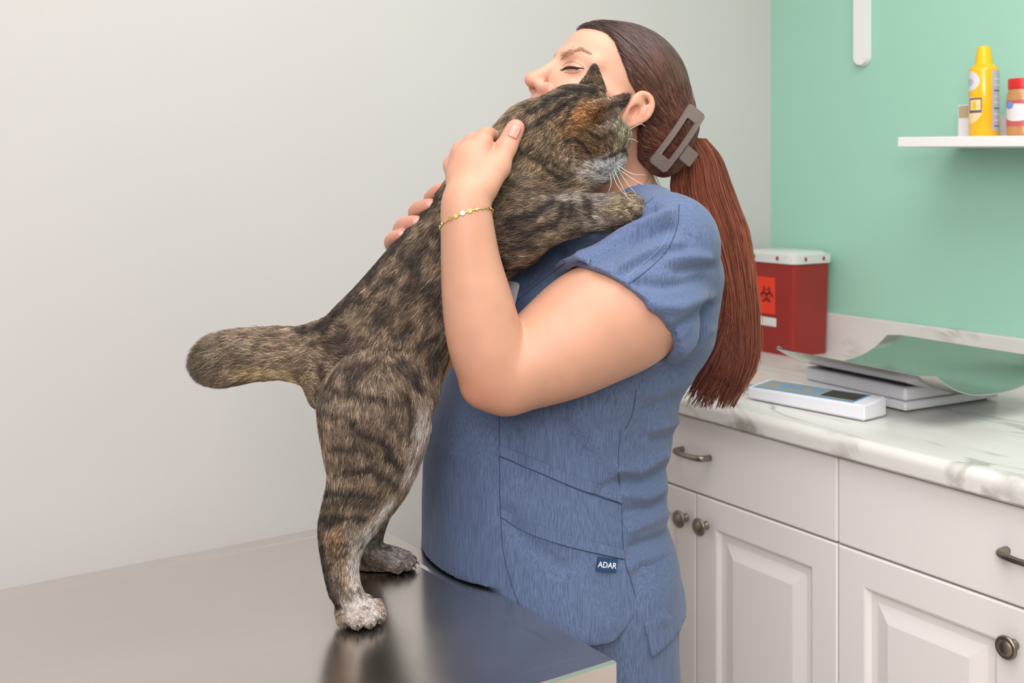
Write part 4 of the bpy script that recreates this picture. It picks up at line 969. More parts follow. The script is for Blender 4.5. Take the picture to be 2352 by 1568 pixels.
# flattened against the table edge
X_, Y_, Z_ = st_.ax[0][:, None, None], st_.ax[1][None, :, None], st_.ax[2][None, None, :]
dt = np.maximum(Z_-(ZT+0.002), (X_-TN[0])*tx[0]+(Y_-TN[1])*tx[1]-0.004)
st_.g = np.maximum(st_.g, -dt.astype(np.float32))
# side slit at the hem, and the back hem a little higher than the front
sl0, sl1 = P(1466, 1392, 1.50), P(1492, 1500, 1.50)
v0 = P(1466, 1388, 1.47); vL = P(1458, 1540, 1.47); vR = P(1500, 1540, 1.47)
w0 = (Z_-v0[2])/(vL[2]-v0[2]); xs_ = X_/Y_*1.47
ds = np.maximum(np.maximum((v0[0]+(vL[0]-v0[0])*w0)-xs_, xs_-(v0[0]+(vR[0]-v0[0])*w0)), np.maximum(-w0*0.1, Y_-1.58))
st_.g = np.maximum(st_.g, -ds.astype(np.float32))
hemb = np.maximum(Z_-P(1500, 1486, 1.52)[2]-0.35*(X_-0.19), 0.172-X_).astype(np.float32)
st_.g = np.maximum(st_.g, -hemb)
hx0 = P(1420, 1520, 1.40)[0]; hz0 = P(1420, 1520, 1.40)[2]
hemf = np.maximum(Z_-(hz0+0.9*np.maximum(0, X_-hx0-0.004)), X_-0.172).astype(np.float32); st_.g = np.maximum(st_.g, -hemf)
sv, sf = st_.mesh(3); del st_
sn = vnormals(sv, sf); x, y = to_px(sv)
# folds drawn along lines on the cloth: (points, width px, height mm)
FOLD = [([(1425, 1098), (1475, 1105), (1528, 1075)], 12, -6), ([(1420, 1075), (1470, 1078), (1525, 1045)], 12, 5), ([(1435, 1135), (1490, 1140), (1522, 1120)], 11, 5), ([(1440, 1172), (1490, 1165), (1520, 1150)], 10, -5), ([(1450, 1215), (1500, 1195), (1530, 1180)], 12, 4), ([(1455, 1255), (1500, 1240), (1545, 1222)], 11, -5), ([(1450, 1300), (1500, 1280), (1550, 1262)], 14, 4),
 ([(1370, 1130), (1400, 1112), (1430, 1112)], 9, -4), ([(1330, 965), (1380, 1030), (1420, 1085)], 22, 4), ([(1290, 975), (1330, 1040)], 20, -3), ([(1480, 945), (1520, 930), (1550, 915)], 12, -6), ([(1470, 905), (1520, 890), (1575, 868)], 14, 4), ([(1500, 985), (1530, 975), (1552, 968)], 10, 5), ([(1500, 1010), (1540, 1000)], 10, -4),
 ([(1500, 478), (1440, 500), (1370, 535)], 11, -7), ([(1540, 488), (1470, 518), (1400, 556), (1330, 588)], 12, 8), ([(1545, 520), (1480, 543), (1400, 582), (1330, 610)], 11, -8), ([(1560, 558), (1500, 573), (1430, 608)], 11, 6), ([(1520, 590), (1470, 605), (1420, 630)], 10, -4), ([(1530, 600), (1580, 590), (1620, 592)], 12, 6), ([(1560, 622), (1600, 614), (1635, 612)], 10, -6), ([(1470, 650), (1540, 655), (1610, 640)], 13, -6), ([(1500, 700), (1560, 705), (1625, 680)], 14, 6), ([(1540, 770), (1580, 740), (1630, 700)], 13, -7), ([(1545, 820), (1590, 790), (1625, 755)], 13, 6),
 ([(1170, 640), (1260, 570), (1350, 525)], 11, 5), ([(1200, 660), (1290, 585)], 9, -4), ([(1165, 1180), (1220, 1250), (1290, 1300)], 22, -4), ([(1180, 1040), (1200, 1100)], 16, -3), ([(1390, 1330), (1440, 1420), (1430, 1480)], 22, -4), ([(1330, 1330), (1380, 1430)], 24, 4), ([(1500, 1330), (1520, 1420)], 18, 4), ([(1475, 1300), (1490, 1380)], 14, -4), ([(1030, 1050), (1020, 1200), (1060, 1300)], 30, 2)]
dsp = np.zeros(len(sv))
for pts, wd, hmm in FOLD: dsp += hmm*0.001*1.25*np.exp(-(seg_dist(x, y, [tuple(q) for q in spline(np.c_[np.array(pts, float), np.zeros(len(pts))], 12)[:, :2]])/wd)**2)
dsp *= np.clip(-sn[:, 1]*2+0.3, 0, 1)
dsp += 0.0022*(vnoise(sv, 16)-0.5)+0.0012*(vnoise(sv, 38)-0.5)
sv = sv+sn*dsp[:, None]
# puckered back waist silhouette
sme = fast_mesh('scrub_top', sv, sf); top_o = link('scrub_top', sme, M_scrub, PS)
BV_top = BVHTree.FromPolygons(sv.tolist(), sf.tolist())
def on_cloth(pts, n, off=0.0, bvh=None):
    sp = spline(np.c_[np.array(pts, float), np.zeros(len(pts))], n)[:, :2]; out = []
    for q in sp:
        h = cast(bvh or BV_top, q[0], q[1], off)
        if h is not None: out.append(h)
    return out
M_seam = mat('dark_blue_stitching', (62, 72, 104), 0.8); M_stitch = mat('pale_blue_stitching', (128, 140, 178), 0.8)
def seam(pts, m=None, r=0.0007, n=40, name='seam', off=0.0):
    h = on_cloth(pts, n, off); ps = [a for a, _ in h]
    # drop jumps in depth
    keep_ = [ps[0]]
    for q in ps[1:]:
        if np.linalg.norm(q-keep_[-1]) < 0.03: keep_.append(q)
    if len(keep_) > 2: return tube(name, keep_, r, m or M_seam, top_o, 6)
seam([(1147, 945), (1147, 1040), (1149, 1150), (1154, 1250), (1170, 1325), (1192, 1388)])
seam([(1426, 985), (1420, 1060), (1427, 1160), (1433, 1275), (1450, 1335), (1464, 1388)])
seam([(1462, 895), (1452, 950), (1436, 985)])
seam([(1560, 470), (1556, 520), (1532, 575), (1490, 618), (1444, 652)], r=0.0008)
seam([(1546, 472), (1541, 518), (1518, 566), (1476, 606), (1432, 640)], M_stitch, 0.0005)
seam([(1330, 617), (1375, 629), (1432, 640)], M_stitch, 0.0005)
seam([(1455, 660), (1470, 715), (1510, 775), (1545, 812)], M_stitch, 0.0005)
seam([(1190, 688), (1240, 648), (1300, 602)]); seam([(1500, 455), (1480, 470), (1462, 485)], r=0.0008)
def band(lo_pts, up_pts, name, n=40, th=0.0030):
    a = on_cloth(lo_pts, n); b = on_cloth(up_pts, n); m = min(len(a), len(b)); v, f = [], []
    for i in range(m):
        (pa, na), (pb, nb_) = a[i], b[i]
        v += [tuple(pa-na*0.001), tuple(pa+na*th), tuple(pb+nb_*th), tuple(pb-nb_*0.001)]
    for i in range(m-1):
        for k in range(4): f.append((4*i+k, 4*i+(k+1) % 4, 4*i+4+(k+1) % 4, 4*i+4+k))
    f += [(0, 3, 2, 1), tuple(4*(m-1)+k for k in range(4))]
    me = bpy.data.meshes.new(name); me.from_pydata(v, [], f); bm_ = bmesh.new(); bm_.from_mesh(me); bmesh.ops.recalc_face_normals(bm_, faces=bm_.faces); bm_.to_mesh(me); bm_.free()
    return link(name, me, M_scrub, top_o)
band([(1149, 1046), (1240, 1084), (1330, 1122), (1426, 1154)], [(1149, 1020), (1240, 1058), (1330, 1096), (1426, 1132)], 'pocket_band')
seam([(1149, 1048), (1240, 1086), (1330, 1124), (1427, 1157)], M_seam, 0.0011)
band([(1151, 1186), (1200, 1215), (1300, 1252), (1432, 1283)], [(1151, 1164), (1200, 1190), (1300, 1228), (1432, 1262)], 'pocket_band')
seam([(1151, 1188), (1200, 1217), (1300, 1254), (1432, 1285)], M_seam, 0.0006)
# woven label with lettering
M_navy = mat('navy_label', (28, 62, 104), 0.7); M_wtxt = mat('white_lettering', (236, 236, 240), 0.6)
h0 = cast(BV_top, 1393, 1297); c0, nrm0 = h0; hl = cast(BV_top, 1372, 1295)[0]; hr = cast(BV_top, 1414, 1299)[0]
ex_ = hr-hl; ex_ /= np.linalg.norm(ex_); nz_ = nrm0-ex_*(nrm0@ex_); nz_ /= np.linalg.norm(nz_); ey_ = np.cross(nz_, ex_)
MT = Matrix(((ex_[0], ey_[0], nz_[0], c0[0]), (ex_[1], ey_[1], nz_[1], c0[1]), (ex_[2], ey_[2], nz_[2], c0[2]), (0, 0, 0, 1)))
s_ = h0[0][1]/FPX
lm = bm_mesh('brand_label', box_bm(-26*s_, 26*s_, -15.5*s_, 15.5*s_, -0.002, 0.0022)); lm.transform(MT); lab_o = link('brand_label', lm, M_navy, top_o); lab_o['label'] = 'navy woven label reading ADAR'
tcu = bpy.data.curves.new('lettering', 'FONT'); tcu.body = 'ADAR'; tcu.align_x = 'CENTER'; tcu.align_y = 'CENTER'; tcu.size = 18*s_; tcu.offset = 0.00012; tcu.extrude = 0.0002
to_ = bpy.data.objects.new('lettering_source', tcu); COL.objects.link(to_); bpy.context.view_layer.update()
tme = bpy.data.meshes.new_from_object(to_.evaluated_get(bpy.context.evaluated_depsgraph_get())); bpy.data.objects.remove(to_); tme.name = 'lettering'
tme.transform(Matrix.Translation((0, 0, 0.0025))); tme.transform(MT); tme.materials.clear(); link('lettering', tme, M_wtxt, lab_o)

# ---- trousers and shoes
spn = SDF((-0.20, 1.36, 0.03), (0.36, 2.0, 0.90), 0.007)
PC = np.array([0.085, 1.655, 0]); 
for s in (-1, 1):
    hip = PC+BL*0.095*s+np.array([0.01, 0, 0.74]); kne = PC+BL*0.10*s+np.array([0.045, 0.02, 0.43]); ank = PC+BL*0.105*s+np.array([0.07, 0.03, 0.075])
    spn.chain([hip, kne, ank], [0.096, 0.078, 0.070], 0.02)
spn.ell(PC+np.array([0.008, 0, 0.76]), (0.140, 0.160, 0.15), 0.05, axes=(BF, BL, (0, 0, 1)))
X_, Y_, Z_ = spn.ax[0][:, None, None], spn.ax[1][None, :, None], spn.ax[2][None, None, :]
spn.g = np.maximum(spn.g, (0.055-Z_).astype(np.float32))
dt = np.maximum(Z_-(ZT+0.002), (X_-TN[0])*tx[0]+(Y_-TN[1])*tx[1]-0.012); spn.g = np.maximum(spn.g, -dt.astype(np.float32))
v_, f_ = spn.mesh(2); link('scrub_trousers', fast_mesh('scrub_trousers', v_, f_), M_scrub, PS)
M_shoe = mat('dark_shoe', (52, 50, 56), 0.6); M_sole = mat('shoe_sole', (214, 212, 208), 0.6)
for s in (-1, 1):
    a0 = PC+BL*0.105*s+np.array([0.07, 0.03, 0]); t = SDF(a0-np.array([0.24, 0.18, 0.002]), a0+np.array([0.1, 0.1, 0.13]), 0.006)
    t.cap(a0-BF*0.02+np.array([0, 0, 0.042]), a0+BF*0.13+np.array([0, 0, 0.036]), 0.040, 0.042, 0.02, flat=((0, 0, 1), 0.9)); t.cap(a0+np.array([0, 0, 0.06]), a0+np.array([0, 0, 0.10]), 0.042, 0.038, 0.02)
    t.plane((0, 0, 0.012), (0, 0, -1)); v_, f_ = t.mesh(1); sh_ = link('shoe', fast_mesh('shoe', v_, f_), M_shoe, PS)
    t = SDF(a0-np.array([0.24, 0.18, 0.01]), a0+np.array([0.1, 0.1, 0.05]), 0.005); t.cap(a0-BF*0.02+np.array([0, 0, 0.012]), a0+BF*0.13+np.array([0, 0, 0.012]), 0.044, 0.046, 0.01)
    t.plane((0, 0, 0.020), (0, 0, 1)); t.plane((0, 0, 0.0), (0, 0, -1)); v_, f_ = t.mesh(1); link('sole', fast_mesh('sole', v_, f_), M_sole, sh_)
# ------------------------------------------------------------------ hair
hs = SDF((0.02, 1.48, 1.31), (0.30, 1.74, 1.575), 0.003)
hs.ell(W(-0.008, 0, 0.052), (0.0985, 0.0800, 0.0840), 0.01, axes=HA)
hs.ell(W(0.050, 0, 0.060), (0.0490, 0.0600, 0.0500), 0.02, axes=HA)
hs.cap(W(-0.050, 0, 0.03), P(1526, 296, 1.60), 0.060, 0.040, 0.03)                    # swept back to the clip
hs.cap(P(1532, 290, 1.60), P(1524, 366, 1.592), 0.038, 0.023, 0.03)                   # knot under the clip
hs.cap(W(-0.04, 0.02, -0.005), P(1522, 345, 1.585), 0.046, 0.027, 0.02)
# face opening: hair only behind the hairline
X_, Y_, Z_ = hs.ax[0][:, None, None]-HO[0], hs.ax[1][None, :, None]-HO[1], hs.ax[2][None, None, :]-HO[2]
ff_ = X_*HF[0]+Y_*HF[1]+Z_*HF[2]; uu_ = X_*HU[0]+Y_*HU[1]+Z_*HU[2]; ll_ = X_*HL[0]+Y_*HL[1]+Z_*HL[2]
fh = np.interp(uu_, [-.10, -.06, -.03, .0, .026, .036, .056, .097, .125], [-.092, -.068, -.050, -.030, -.006, .014, .034, .072, .098])
fh = fh+0.030*np.maximum(0, 1-(np.abs(ll_)/0.050)**2)*np.clip((uu_-0.05)/0.04, 0, 1)
hs.g = np.maximum(hs.g, (ff_-fh).astype(np.float32)*0.9)
hv, hf = hs.mesh(2); del hs
M_hairc = attr_material('hair_base', 0.45, 0.4)
def hair_col(p):
    x, y = to_px(p); t = np.clip((y-60)/300, 0, 1)[:, None]; n = vnoise(p*np.array([1, 1, 1]), 60)[:, None]
    return lin(np.clip((1-t)*np.array([78, 56, 50])+t*np.array([104, 60, 46])+(n-0.5)*24, 0, 255))
hme = fast_mesh('hair', hv, hf); add_color(hme, hair_col(hv)*0.75); hair_o = link('hair', hme, M_hairc, PS)
BV_h = BVHTree.FromPolygons(hv.tolist(), hf.tolist())
hn = vnormals(hv, hf); HC_ = W(-0.012, 0, 0.045); CLIP = P(1552, 318, 1.585)
M_strand = attr_material('hair_strands', 0.32, 0.4)
rng = np.random.RandomState(5)
rts, tri, w_ = sample_surface(hv, hf, 7000, rng)
NSt, KS = len(rts), 9; pts = np.zeros((NSt, KS, 3))
for i in range(NSt):
    a = rts[i]-HC_; b = CLIP+rng.normal(0, 0.006, 3)-HC_
    ua, ub = a/np.linalg.norm(a), b/np.linalg.norm(b); L_ = 0.35+0.65*rng.rand()
    for k in range(KS):
        t = k/(KS-1)*L_; d_ = ua*(1-t)+ub*t; d_ = d_/np.linalg.norm(d_)
        h = BV_h.ray_cast(V(HC_+d_*0.30), V(-d_), 0.30)
        q = np.array(h[0]) if h[0] is not None else HC_+d_*np.linalg.norm(a)
        pts[i, k] = q+d_*(0.0006+0.0010*math.sin(math.pi*k/(KS-1)))
ok = np.linalg.norm(np.diff(pts, axis=1), axis=2).max(1) < 0.045; pts = pts[ok]
sc_ = np.exp(rng.normal(0, 0.5, len(pts)))[:, None, None]; c_ = np.stack([hair_col(pts[:, k]) for k in range(KS)], 1)*sc_*0.85
so = hair_object('hair_strands', pts, np.array([0.0002]+[0.00034]*(KS-2)+[0.0002]), np.clip(c_, 0, .8), M_strand, hair_o); tag(so, kind='stuff')
# loose wisps at the nape and temple
wis = []
for (q) in ([(1480, 330, 1.57), (1490, 400, 1.565), (1478, 425, 1.56)], [(1490, 380, 1.57), (1500, 415, 1.57), (1495, 430, 1.57)], [(1505, 395, 1.58), (1515, 425, 1.58), (1508, 440, 1.58)], [(1500, 270, 1.54), (1512, 290, 1.54), (1508, 320, 1.545)], [(1480, 436, 1.57), (1510, 434, 1.59), (1535, 446, 1.62)]):
    for j in range(3): wis.append(spline(np.array([P(a+rng.normal(0, 3), b+rng.normal(0, 3), Y) for a, b, Y in q]), KS))
wis = np.array(wis); so = hair_object('loose_hair', wis, np.linspace(0.00025, 0.0001, KS), np.broadcast_to(lin((104, 64, 48)), wis.shape), M_strand, hair_o); tag(so, kind='stuff')

# ---- ponytail: a bundle of long strands round a core
PT = [(1585, 318, 1.600, 34), (1604, 366, 1.625, 52), (1614, 440, 1.645, 68), (1645, 530, 1.655, 70), (1672, 640, 1.660, 58), (1684, 750, 1.662, 54), (1680, 840, 1.660, 54), (1652, 935, 1.656, 34)]
pc_ = spline(np.array([P(a, b, Y) for a, b, Y, r in PT]), 40); prd = np.interp(np.linspace(0, len(PT)-1, 40), range(len(PT)), [r*Y/FPX for a, b, Y, r in PT])
NP_, KP_ = 9000, 18
u1 = rng.rand(NP_)*2*math.pi; u2 = np.sqrt(rng.rand(NP_)); en = np.clip(rng.normal(0.90, 0.055, NP_)-0.10*u2*np.abs(np.sin(u1*3.0+1)), 0.6, 1.0)
pts = np.zeros((NP_, KP_, 3)); ph = rng.rand(NP_)*6.28; fr_ = rng.uniform(0.5, 1.6, NP_); ends = rng.normal(0, 1, (NP_, 3))
lock = (np.floor(u1/(2*math.pi)*26)/26*2*math.pi); u1 = 0.55*u1+0.45*(lock+0.12)
for k in range(KP_):
    t = np.clip(k/(KP_-1)*en, 0, 1)*39; i = np.minimum(t.astype(int), 38); f = (t-i)[:, None]
    c = pc_[i]*(1-f)+pc_[i+1]*f; r = prd[i]*(1-f[:, 0])+prd[i+1]*f[:, 0]
    tt = k/(KP_-1); a = u1+0.5*tt*np.sin(ph)
    rad = r*u2*(1+0.10*np.sin(fr_*6*tt+ph))
    off = np.stack([np.cos(a)*rad, np.sin(a)*rad*0.55, np.zeros(NP_)], 1)
    pts[:, k] = c+off+ends*0.004*max(0, tt-0.6)*np.array([1.6, 1, 1])+np.stack([-0.022*max(0, tt-0.80)/0.2*np.clip(rng.rand(NP_)*0+np.abs(ends[:, 1]), 0, 1.6)*(np.cos(a) < 0), np.zeros(NP_), np.zeros(NP_)], 1)
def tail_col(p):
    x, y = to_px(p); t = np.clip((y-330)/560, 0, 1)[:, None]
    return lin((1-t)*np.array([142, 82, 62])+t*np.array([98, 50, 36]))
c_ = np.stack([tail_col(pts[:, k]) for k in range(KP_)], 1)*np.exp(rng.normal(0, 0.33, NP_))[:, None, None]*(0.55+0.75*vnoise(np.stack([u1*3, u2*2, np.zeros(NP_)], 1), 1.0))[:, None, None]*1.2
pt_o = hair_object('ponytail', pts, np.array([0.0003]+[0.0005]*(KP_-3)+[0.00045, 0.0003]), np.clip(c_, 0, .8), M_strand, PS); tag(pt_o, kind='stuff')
pt_o['label'] = 'long auburn ponytail'
fly = []
for j in range(34):
    s0 = rng.randint(2, 8); o = rng.uniform(-1, 1); q = []
    for k in range(KP_):
        t = min(39, int(s0*3+k/(KP_-1)*(39-s0*3))); sgn = 1 if j % 4 else -1
        q.append(pc_[t]+np.array([sgn*prd[t]*(0.92+0.16*rng.rand()*0+0.35*math.sin(math.pi*k/(KP_-1))*abs(o)*0.8), -prd[t]*0.3*o, 0]))
    fly.append(q)
fly = np.array(fly); so = hair_object('stray_hairs', fly, np.full(KP_, 0.00022), np.broadcast_to(lin((150, 96, 70)), fly.shape), M_strand, pt_o); tag(so, kind='stuff')
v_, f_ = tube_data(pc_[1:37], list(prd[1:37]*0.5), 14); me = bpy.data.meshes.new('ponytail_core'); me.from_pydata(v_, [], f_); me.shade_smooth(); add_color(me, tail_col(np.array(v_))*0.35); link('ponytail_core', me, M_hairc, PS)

# ---- claw clip
M_clip = mat('taupe_clip_plastic', (112, 97, 90), 0.5, spec=0.4)
cc = P(1559, 317, 1.548); ca = P(1604, 252, 1.552)-P(1514, 380, 1.540); cl = np.linalg.norm(ca); ca /= cl
cn = np.array([0.30, -0.92, 0.12]); cn -= ca*(cn@ca); cn /= np.linalg.norm(cn); cb = np.cross(cn, ca)      # cb points to the lower right
if (P(1600, 340, 1.55)-cc)@cb < 0: cb = -cb
CLP = empty('hair_clip', cc, 0, 'taupe rectangular claw clip holding the ponytail', 'hair clip'); WORLDP.append(CLP)
def plate(name, outer, inner, th, par, bend=3.2, k=8):
    """closed frame between two outlines in the (a, b) plane of the clip, bent round the head"""
    def sub(o):
        out = []
        for i in range(len(o)):
            p, q = np.array(o[i], float), np.array(o[(i+1) % len(o)], float)
            for j in range(k): out.append(p+(q-p)*j/k)
        return out
    O, I = sub(outer), sub(inner) if inner else None; v, f = [], []
    def pos(p, h): return tuple(cc+ca*p[0]+cb*p[1]+cn*(h-bend*(p[0]**2)-bend*0.8*(p[1]**2)))
    n = len(O)
    if I:
        for p, q in zip(O, I): v += [pos(p, 0), pos(p, th), pos(q, th), pos(q, 0)]
        for i in range(n):
            j = (i+1) % n
            for t in range(4): f.append((4*i+t, 4*i+(t+1) % 4, 4*j+(t+1) % 4, 4*j+t))
    else:
        for p in O: v += [pos(p, 0), pos(p, th)]
        for i in range(n): j = (i+1) % n; f.append((2*i, 2*i+1, 2*j+1, 2*j))
        f.append(tuple(2*i+1 for i in range(n))); f.append(tuple(2*i for i in range(n-1, -1, -1)))
    me = bpy.data.meshes.new(name); me.from_pydata(v, [], f); bm_ = bmesh.new(); bm_.from_mesh(me); bmesh.ops.recalc_face_normals(bm_, faces=bm_.faces); bmesh.ops.bevel(bm_, geom=[e for e in bm_.edges if e.calc_face_angle(0) > 1.0], offset=0.0007, segments=2, affect='EDGES'); bm_.to_mesh(me); bm_.free()
    return link(name, me, M_clip, par)
s1 = 1.548/FPX
def rr(a0, a1, b0, b1, c=4): return [((a0+c)*s1, b0*s1), ((a1-c)*s1, b0*s1), (a1*s1, (b0+c)*s1), (a1*s1, (b1-c)*s1), ((a1-c)*s1, b1*s1), ((a0+c)*s1, b1*s1), (a0*s1, (b1-c)*s1), (a0*s1, (b0+c)*s1)]
plate('front_jaw', rr(-84, 84, -25, 25, 6), rr(-54, 50, -11, 11, 2), 0.0042, CLP)
plate('spring_tab', rr(-38, 0, 27, 62, 3), None, 0.0040, CLP)
for a_ in (-75, -55, 50, 72): tube('tooth', [cc+ca*a_*s1-cn*0.006, cc+ca*a_*s1-cn*0.022+cb*0.006, cc+ca*a_*s1*0.95-cn*0.034+cb*0.018], [0.0028, 0.0024, 0.0012], M_clip, CLP, 8)
tube('hinge_spring', [cc+ca*(-36*s1)+cb*26*s1-cn*0.003, cc+ca*2*s1+cb*26*s1-cn*0.003], 0.003, M_nickel, CLP, 10)

# ---- face details
M_lash = mat('lash_dark', (38, 24, 20), 0.6); M_brow = attr_material('brow_hair', 0.6, 0.2)
def mir(q): q = np.asarray(q, float); return q-2*((q-HO)@HL)[..., None]*HL
def on_face(pts, n, off=0.0): return [h for h in on_cloth(pts, n, off, BV_body)]
h = on_face([(1293, 160), (1303, 155.5), (1316, 154.5), (1328, 156), (1342, 157)], 16, 0.0002)
tube('lash_line', [a for a, _ in h], list(np.interp(np.linspace(0, 1, len(h)), [0, .2, .6, 1], [.0013, .0022, .0015, .0006])), M_lash, PS, 8)
tube('lash_line', list(mir(np.array([a for a, _ in h]))), list(np.interp(np.linspace(0, 1, len(h)), [0, .2, .6, 1], [.0013, .0022, .0015, .0006])), M_lash, PS, 8)
M_crease = mat('eyelid_crease', (176, 108, 84), 0.6)
h = on_face([(1292, 152), (1302, 144), (1316, 141), (1330, 147), (1341, 154)], 16, -0.0001); tube('eyelid_crease', [a for a, _ in h], 0.00055, M_crease, PS, 6); tube('eyelid_crease', list(mir(np.array([a for a, _ in h]))), 0.00055, M_crease, PS, 6)
h = on_face([(1296, 166), (1308, 168), (1322, 167), (1334, 163)], 14, -0.0002); tube('eyelid_crease', [a for a, _ in h], 0.0006, M_crease, PS, 6)
lsh = []
for i, (a, n_) in enumerate(on_face([(1292, 161), (1303, 157), (1316, 156), (1330, 157)], 26, 0.0)):
    d_ = n_*0.6+np.array([-0.55, -0.1, -0.55]); d_ /= np.linalg.norm(d_); lsh.append([a, a+d_*0.0035, a+d_*0.006+np.array([0, 0, 0.0012])])
lsh = np.array(lsh); lsh = np.concatenate([lsh, mir(lsh)]); hair_object('eyelashes', lsh, np.array([.0003, .00024, .0001]), np.broadcast_to(lin((34, 22, 18)), lsh.shape), M_brow, PS)
bh = []
for t in range(130):
    s_b = rng.rand(); bx = np.interp(s_b, [0, .35, .7, 1], [1286, 1308, 1332, 1353]); by = np.interp(s_b, [0, .35, .7, 1], [134, 119, 113, 123])+rng.normal(0, 1)*np.interp(s_b, [0, .3, 1], [4.5, 4, 1.2])
    g = cast(BV_body, bx, by, 0.0002); g2 = cast(BV_body, bx+9, by-5+8*s_b, 0.0006)
    if g and g2 and np.linalg.norm(g[0]-g2[0]) < 0.02: bh.append([g[0], (g[0]+g2[0])/2+g[1]*0.0007, g2[0]])
bh = np.array(bh); bh = np.concatenate([bh, mir(bh)]); hair_object('eyebrow', bh, np.array([.00020, .00018, .00008]), np.broadcast_to(lin((178, 134, 106)), bh.shape), M_brow, PS)
g = cast(BV_body, 1251, 187)
M_gold = mat('gold', (250, 214, 140), 0.28, metal=1.0)
if g:
    bm = bmesh.new(); bmesh.ops.create_uvsphere(bm, u_segments=10, v_segments=8, radius=0.0011); o_ = link('nose_stud', bm_mesh('nose_stud', bm, True), M_nickel, None, g[0]+g[1]*0.0004); tag(o_, 'tiny silver stud in the side of the nose', 'stud')
# ---- finger nails
M_nail = mat('nail', (222, 156, 142), 0.25, spec=0.6, sss=0.2)
def nail(x, y, dx, dy, ln, wd):
    g = cast(BV_body, x, y); 
    if not g: return
    c, n_ = g; q = cast(BV_body, x+dx*4, y+dy*4)
    d_ = (q[0]-c) if q else np.array([dx, 0, -dy]); d_ -= n_*(d_@n_); d_ /= np.linalg.norm(d_); s_n = np.cross(n_, d_)
    v, f = [], []; na, nb_ = 8, 8
    for i in range(na+1):
        for j in range(nb_+1):
            a, b = i/na*2-1, j/nb_*2-1; wb = b*wd*(1-0.25*max(0, a)**3-0.2*max(0, -a)**4)
            p = c+d_*a*ln+s_n*wb; hh = BV_body.ray_cast(V(p+n_*0.02), V(-n_), 0.04)
            if hh[0] is not None: p = np.array(hh[0])
            v.append(tuple(p+n_*(0.0007*(1-b*b*0.8)+0.0002)))
    for i in range(na):
        for j in range(nb_): f.append((i*(nb_+1)+j, (i+1)*(nb_+1)+j, (i+1)*(nb_+1)+j+1, i*(nb_+1)+j+1))
    me = bpy.data.meshes.new('fingernail'); me.from_pydata(v, [], f); bm_ = bmesh.new(); bm_.from_mesh(me); bmesh.ops.recalc_face_normals(bm_, faces=bm_.faces); bmesh.ops.solidify(bm_, geom=bm_.faces[:], thickness=0.0005); bm_.to_mesh(me); bm_.free(); me.shade_smooth()
    link('fingernail', me, M_nail, PS)
nail(1182, 302, 0.4, -0.9, 0.0085, 0.0066); nail(988, 468, 0.9, -0.3, 0.006, 0.0048); nail(956, 507, 0.95, -0.1, 0.006, 0.0050); nail(921, 536, 0.8, -0.5, 0.005, 0.0042)
# ---- jewellery
bc = P(1071, 503, 1.3525); e1_ = P(1126, 487, 1.3525)-P(1017, 525, 1.3525); e1_ /= np.linalg.norm(e1_); e2_ = np.array([0.02, -1.0, 0.30]); e2_ -= e1_*(e2_@e1_); e2_ /= np.linalg.norm(e2_)
BR = empty('bracelet', bc, 0, 'thin gold chain bracelet with small discs on the near wrist', 'bracelet'); WORLDP.append(BR)
ring = []
for k in range(72):
    a = 2*math.pi*k/72; d_ = math.cos(a)*e1_+math.sin(a)*e2_; hh = BV_body.ray_cast(V(bc+d_*0.05), V(-d_), 0.05)
    ring.append((np.array(hh[0]) if hh[0] is not None else bc+d_*0.03)+d_*0.0009)
ring = [sum(ring[(i+j) % 72] for j in (-1, 0, 1))/3 for i in range(72)]
tube('chain', ring, [0.00065+0.00035*(i % 2) for i in range(72)], M_gold, BR, 6, True)
for k in range(0, 72, 3):
    p = ring[k]; a = 2*math.pi*k/72; d_ = math.cos(a)*e1_+math.sin(a)*e2_; rr_ = 0.0030 if 15 <= k <= 24 else 0.0019
    q = Vector(d_).to_track_quat('Z', 'Y').to_matrix().to_4x4(); bm = bmesh.new(); bmesh.ops.create_cone(bm, cap_ends=True, segments=12, radius1=rr_, radius2=rr_*0.9, depth=0.0008); me = bm_mesh('disc', bm); me.transform(Matrix.Translation(V(p+d_*0.0008)) @ q); link('disc', me, M_gold, BR)
NK = empty('necklace', NB, 0, 'fine gold necklace at the collar by the cat\'s paw', 'necklace'); WORLDP.append(NK)
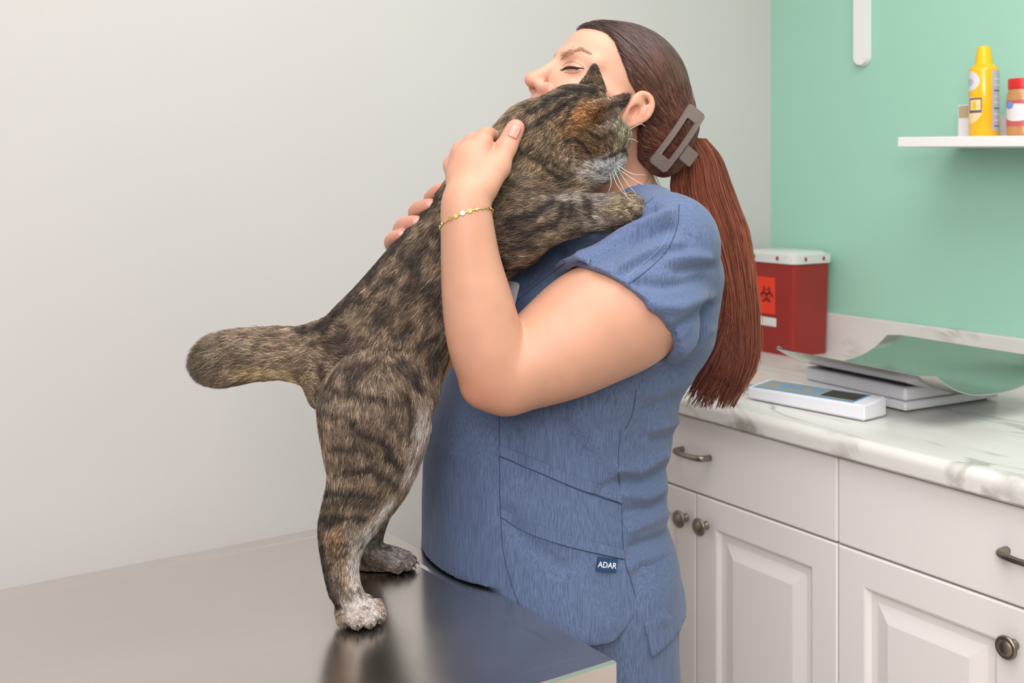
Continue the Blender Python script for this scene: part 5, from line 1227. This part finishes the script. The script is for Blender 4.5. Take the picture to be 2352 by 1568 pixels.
nax = W(-0.022, 0, -0.015)-NB; nax /= np.linalg.norm(nax); nc = NB+nax*0.020; n1_ = BL-nax*(BL@nax); n1_ /= np.linalg.norm(n1_); n2_ = np.cross(nax, n1_); rg = []
for k in range(80):
    a = 2*math.pi*k/80; d_ = math.cos(a)*n1_+math.sin(a)*n2_; hh = BV_body.ray_cast(V(nc+d_*0.11), V(-d_), 0.11); rg.append((np.array(hh[0]) if hh[0] is not None else nc+d_*0.052)+d_*0.0010)
rg = [sum(rg[(i+j) % 80] for j in (-2, -1, 0, 1, 2))/5 for i in range(80)]
tube('chain', rg, [0.0006+0.0003*(i % 2) for i in range(80)], M_gold, NK, 6, True)
# name badge on the chest
g = cast(BV_top, 1186, 676)
if g:
    c, n_ = g; tc_ = -c+np.array([0, 0, CAMZ]); n_ = n_+1.3*tc_/np.linalg.norm(tc_); n_ /= np.linalg.norm(n_); up = P(1178, 650, c[1])-P(1171, 690, c[1]); up -= n_*(up@n_); up /= np.linalg.norm(up); rt = np.cross(up, n_); bw, bh_ = 0.062, 0.036
    tr = cast(BV_top, 1204, 654)[0]+n_*0.016; c = tr-rt*bw/2-up*bh_/2
    MB = Matrix(((rt[0], up[0], n_[0], c[0]), (rt[1], up[1], n_[1], c[1]), (rt[2], up[2], n_[2], c[2]), (0, 0, 0, 1)))
    bm = bmesh.new(); ol = []
    for qx, qy, a0 in ((bw/2-.005, bh_/2-.005, 0), (-bw/2+.005, bh_/2-.005, 90), (-bw/2+.005, -bh_/2+.005, 180), (bw/2-.005, -bh_/2+.005, 270)):
        for k in range(6): a = math.radians(a0+18*k); ol.append((qx+.005*math.cos(a), qy+.005*math.sin(a)))
    lo_ = [bm.verts.new((a, b, 0)) for a, b in ol]; hi_ = [bm.verts.new((a, b, 0.002)) for a, b in ol]; n = len(ol)
    for k in range(n): bm.faces.new((lo_[k], lo_[(k+1) % n], hi_[(k+1) % n], hi_[k]))
    bm.faces.new(hi_); bm.faces.new(lo_[::-1]); me = bm_mesh('name_badge', bm); me.transform(MB); o_ = link('name_badge', me, M_plastic); tag(o_, 'white name badge on the chest, half hidden behind the forearm', 'badge')
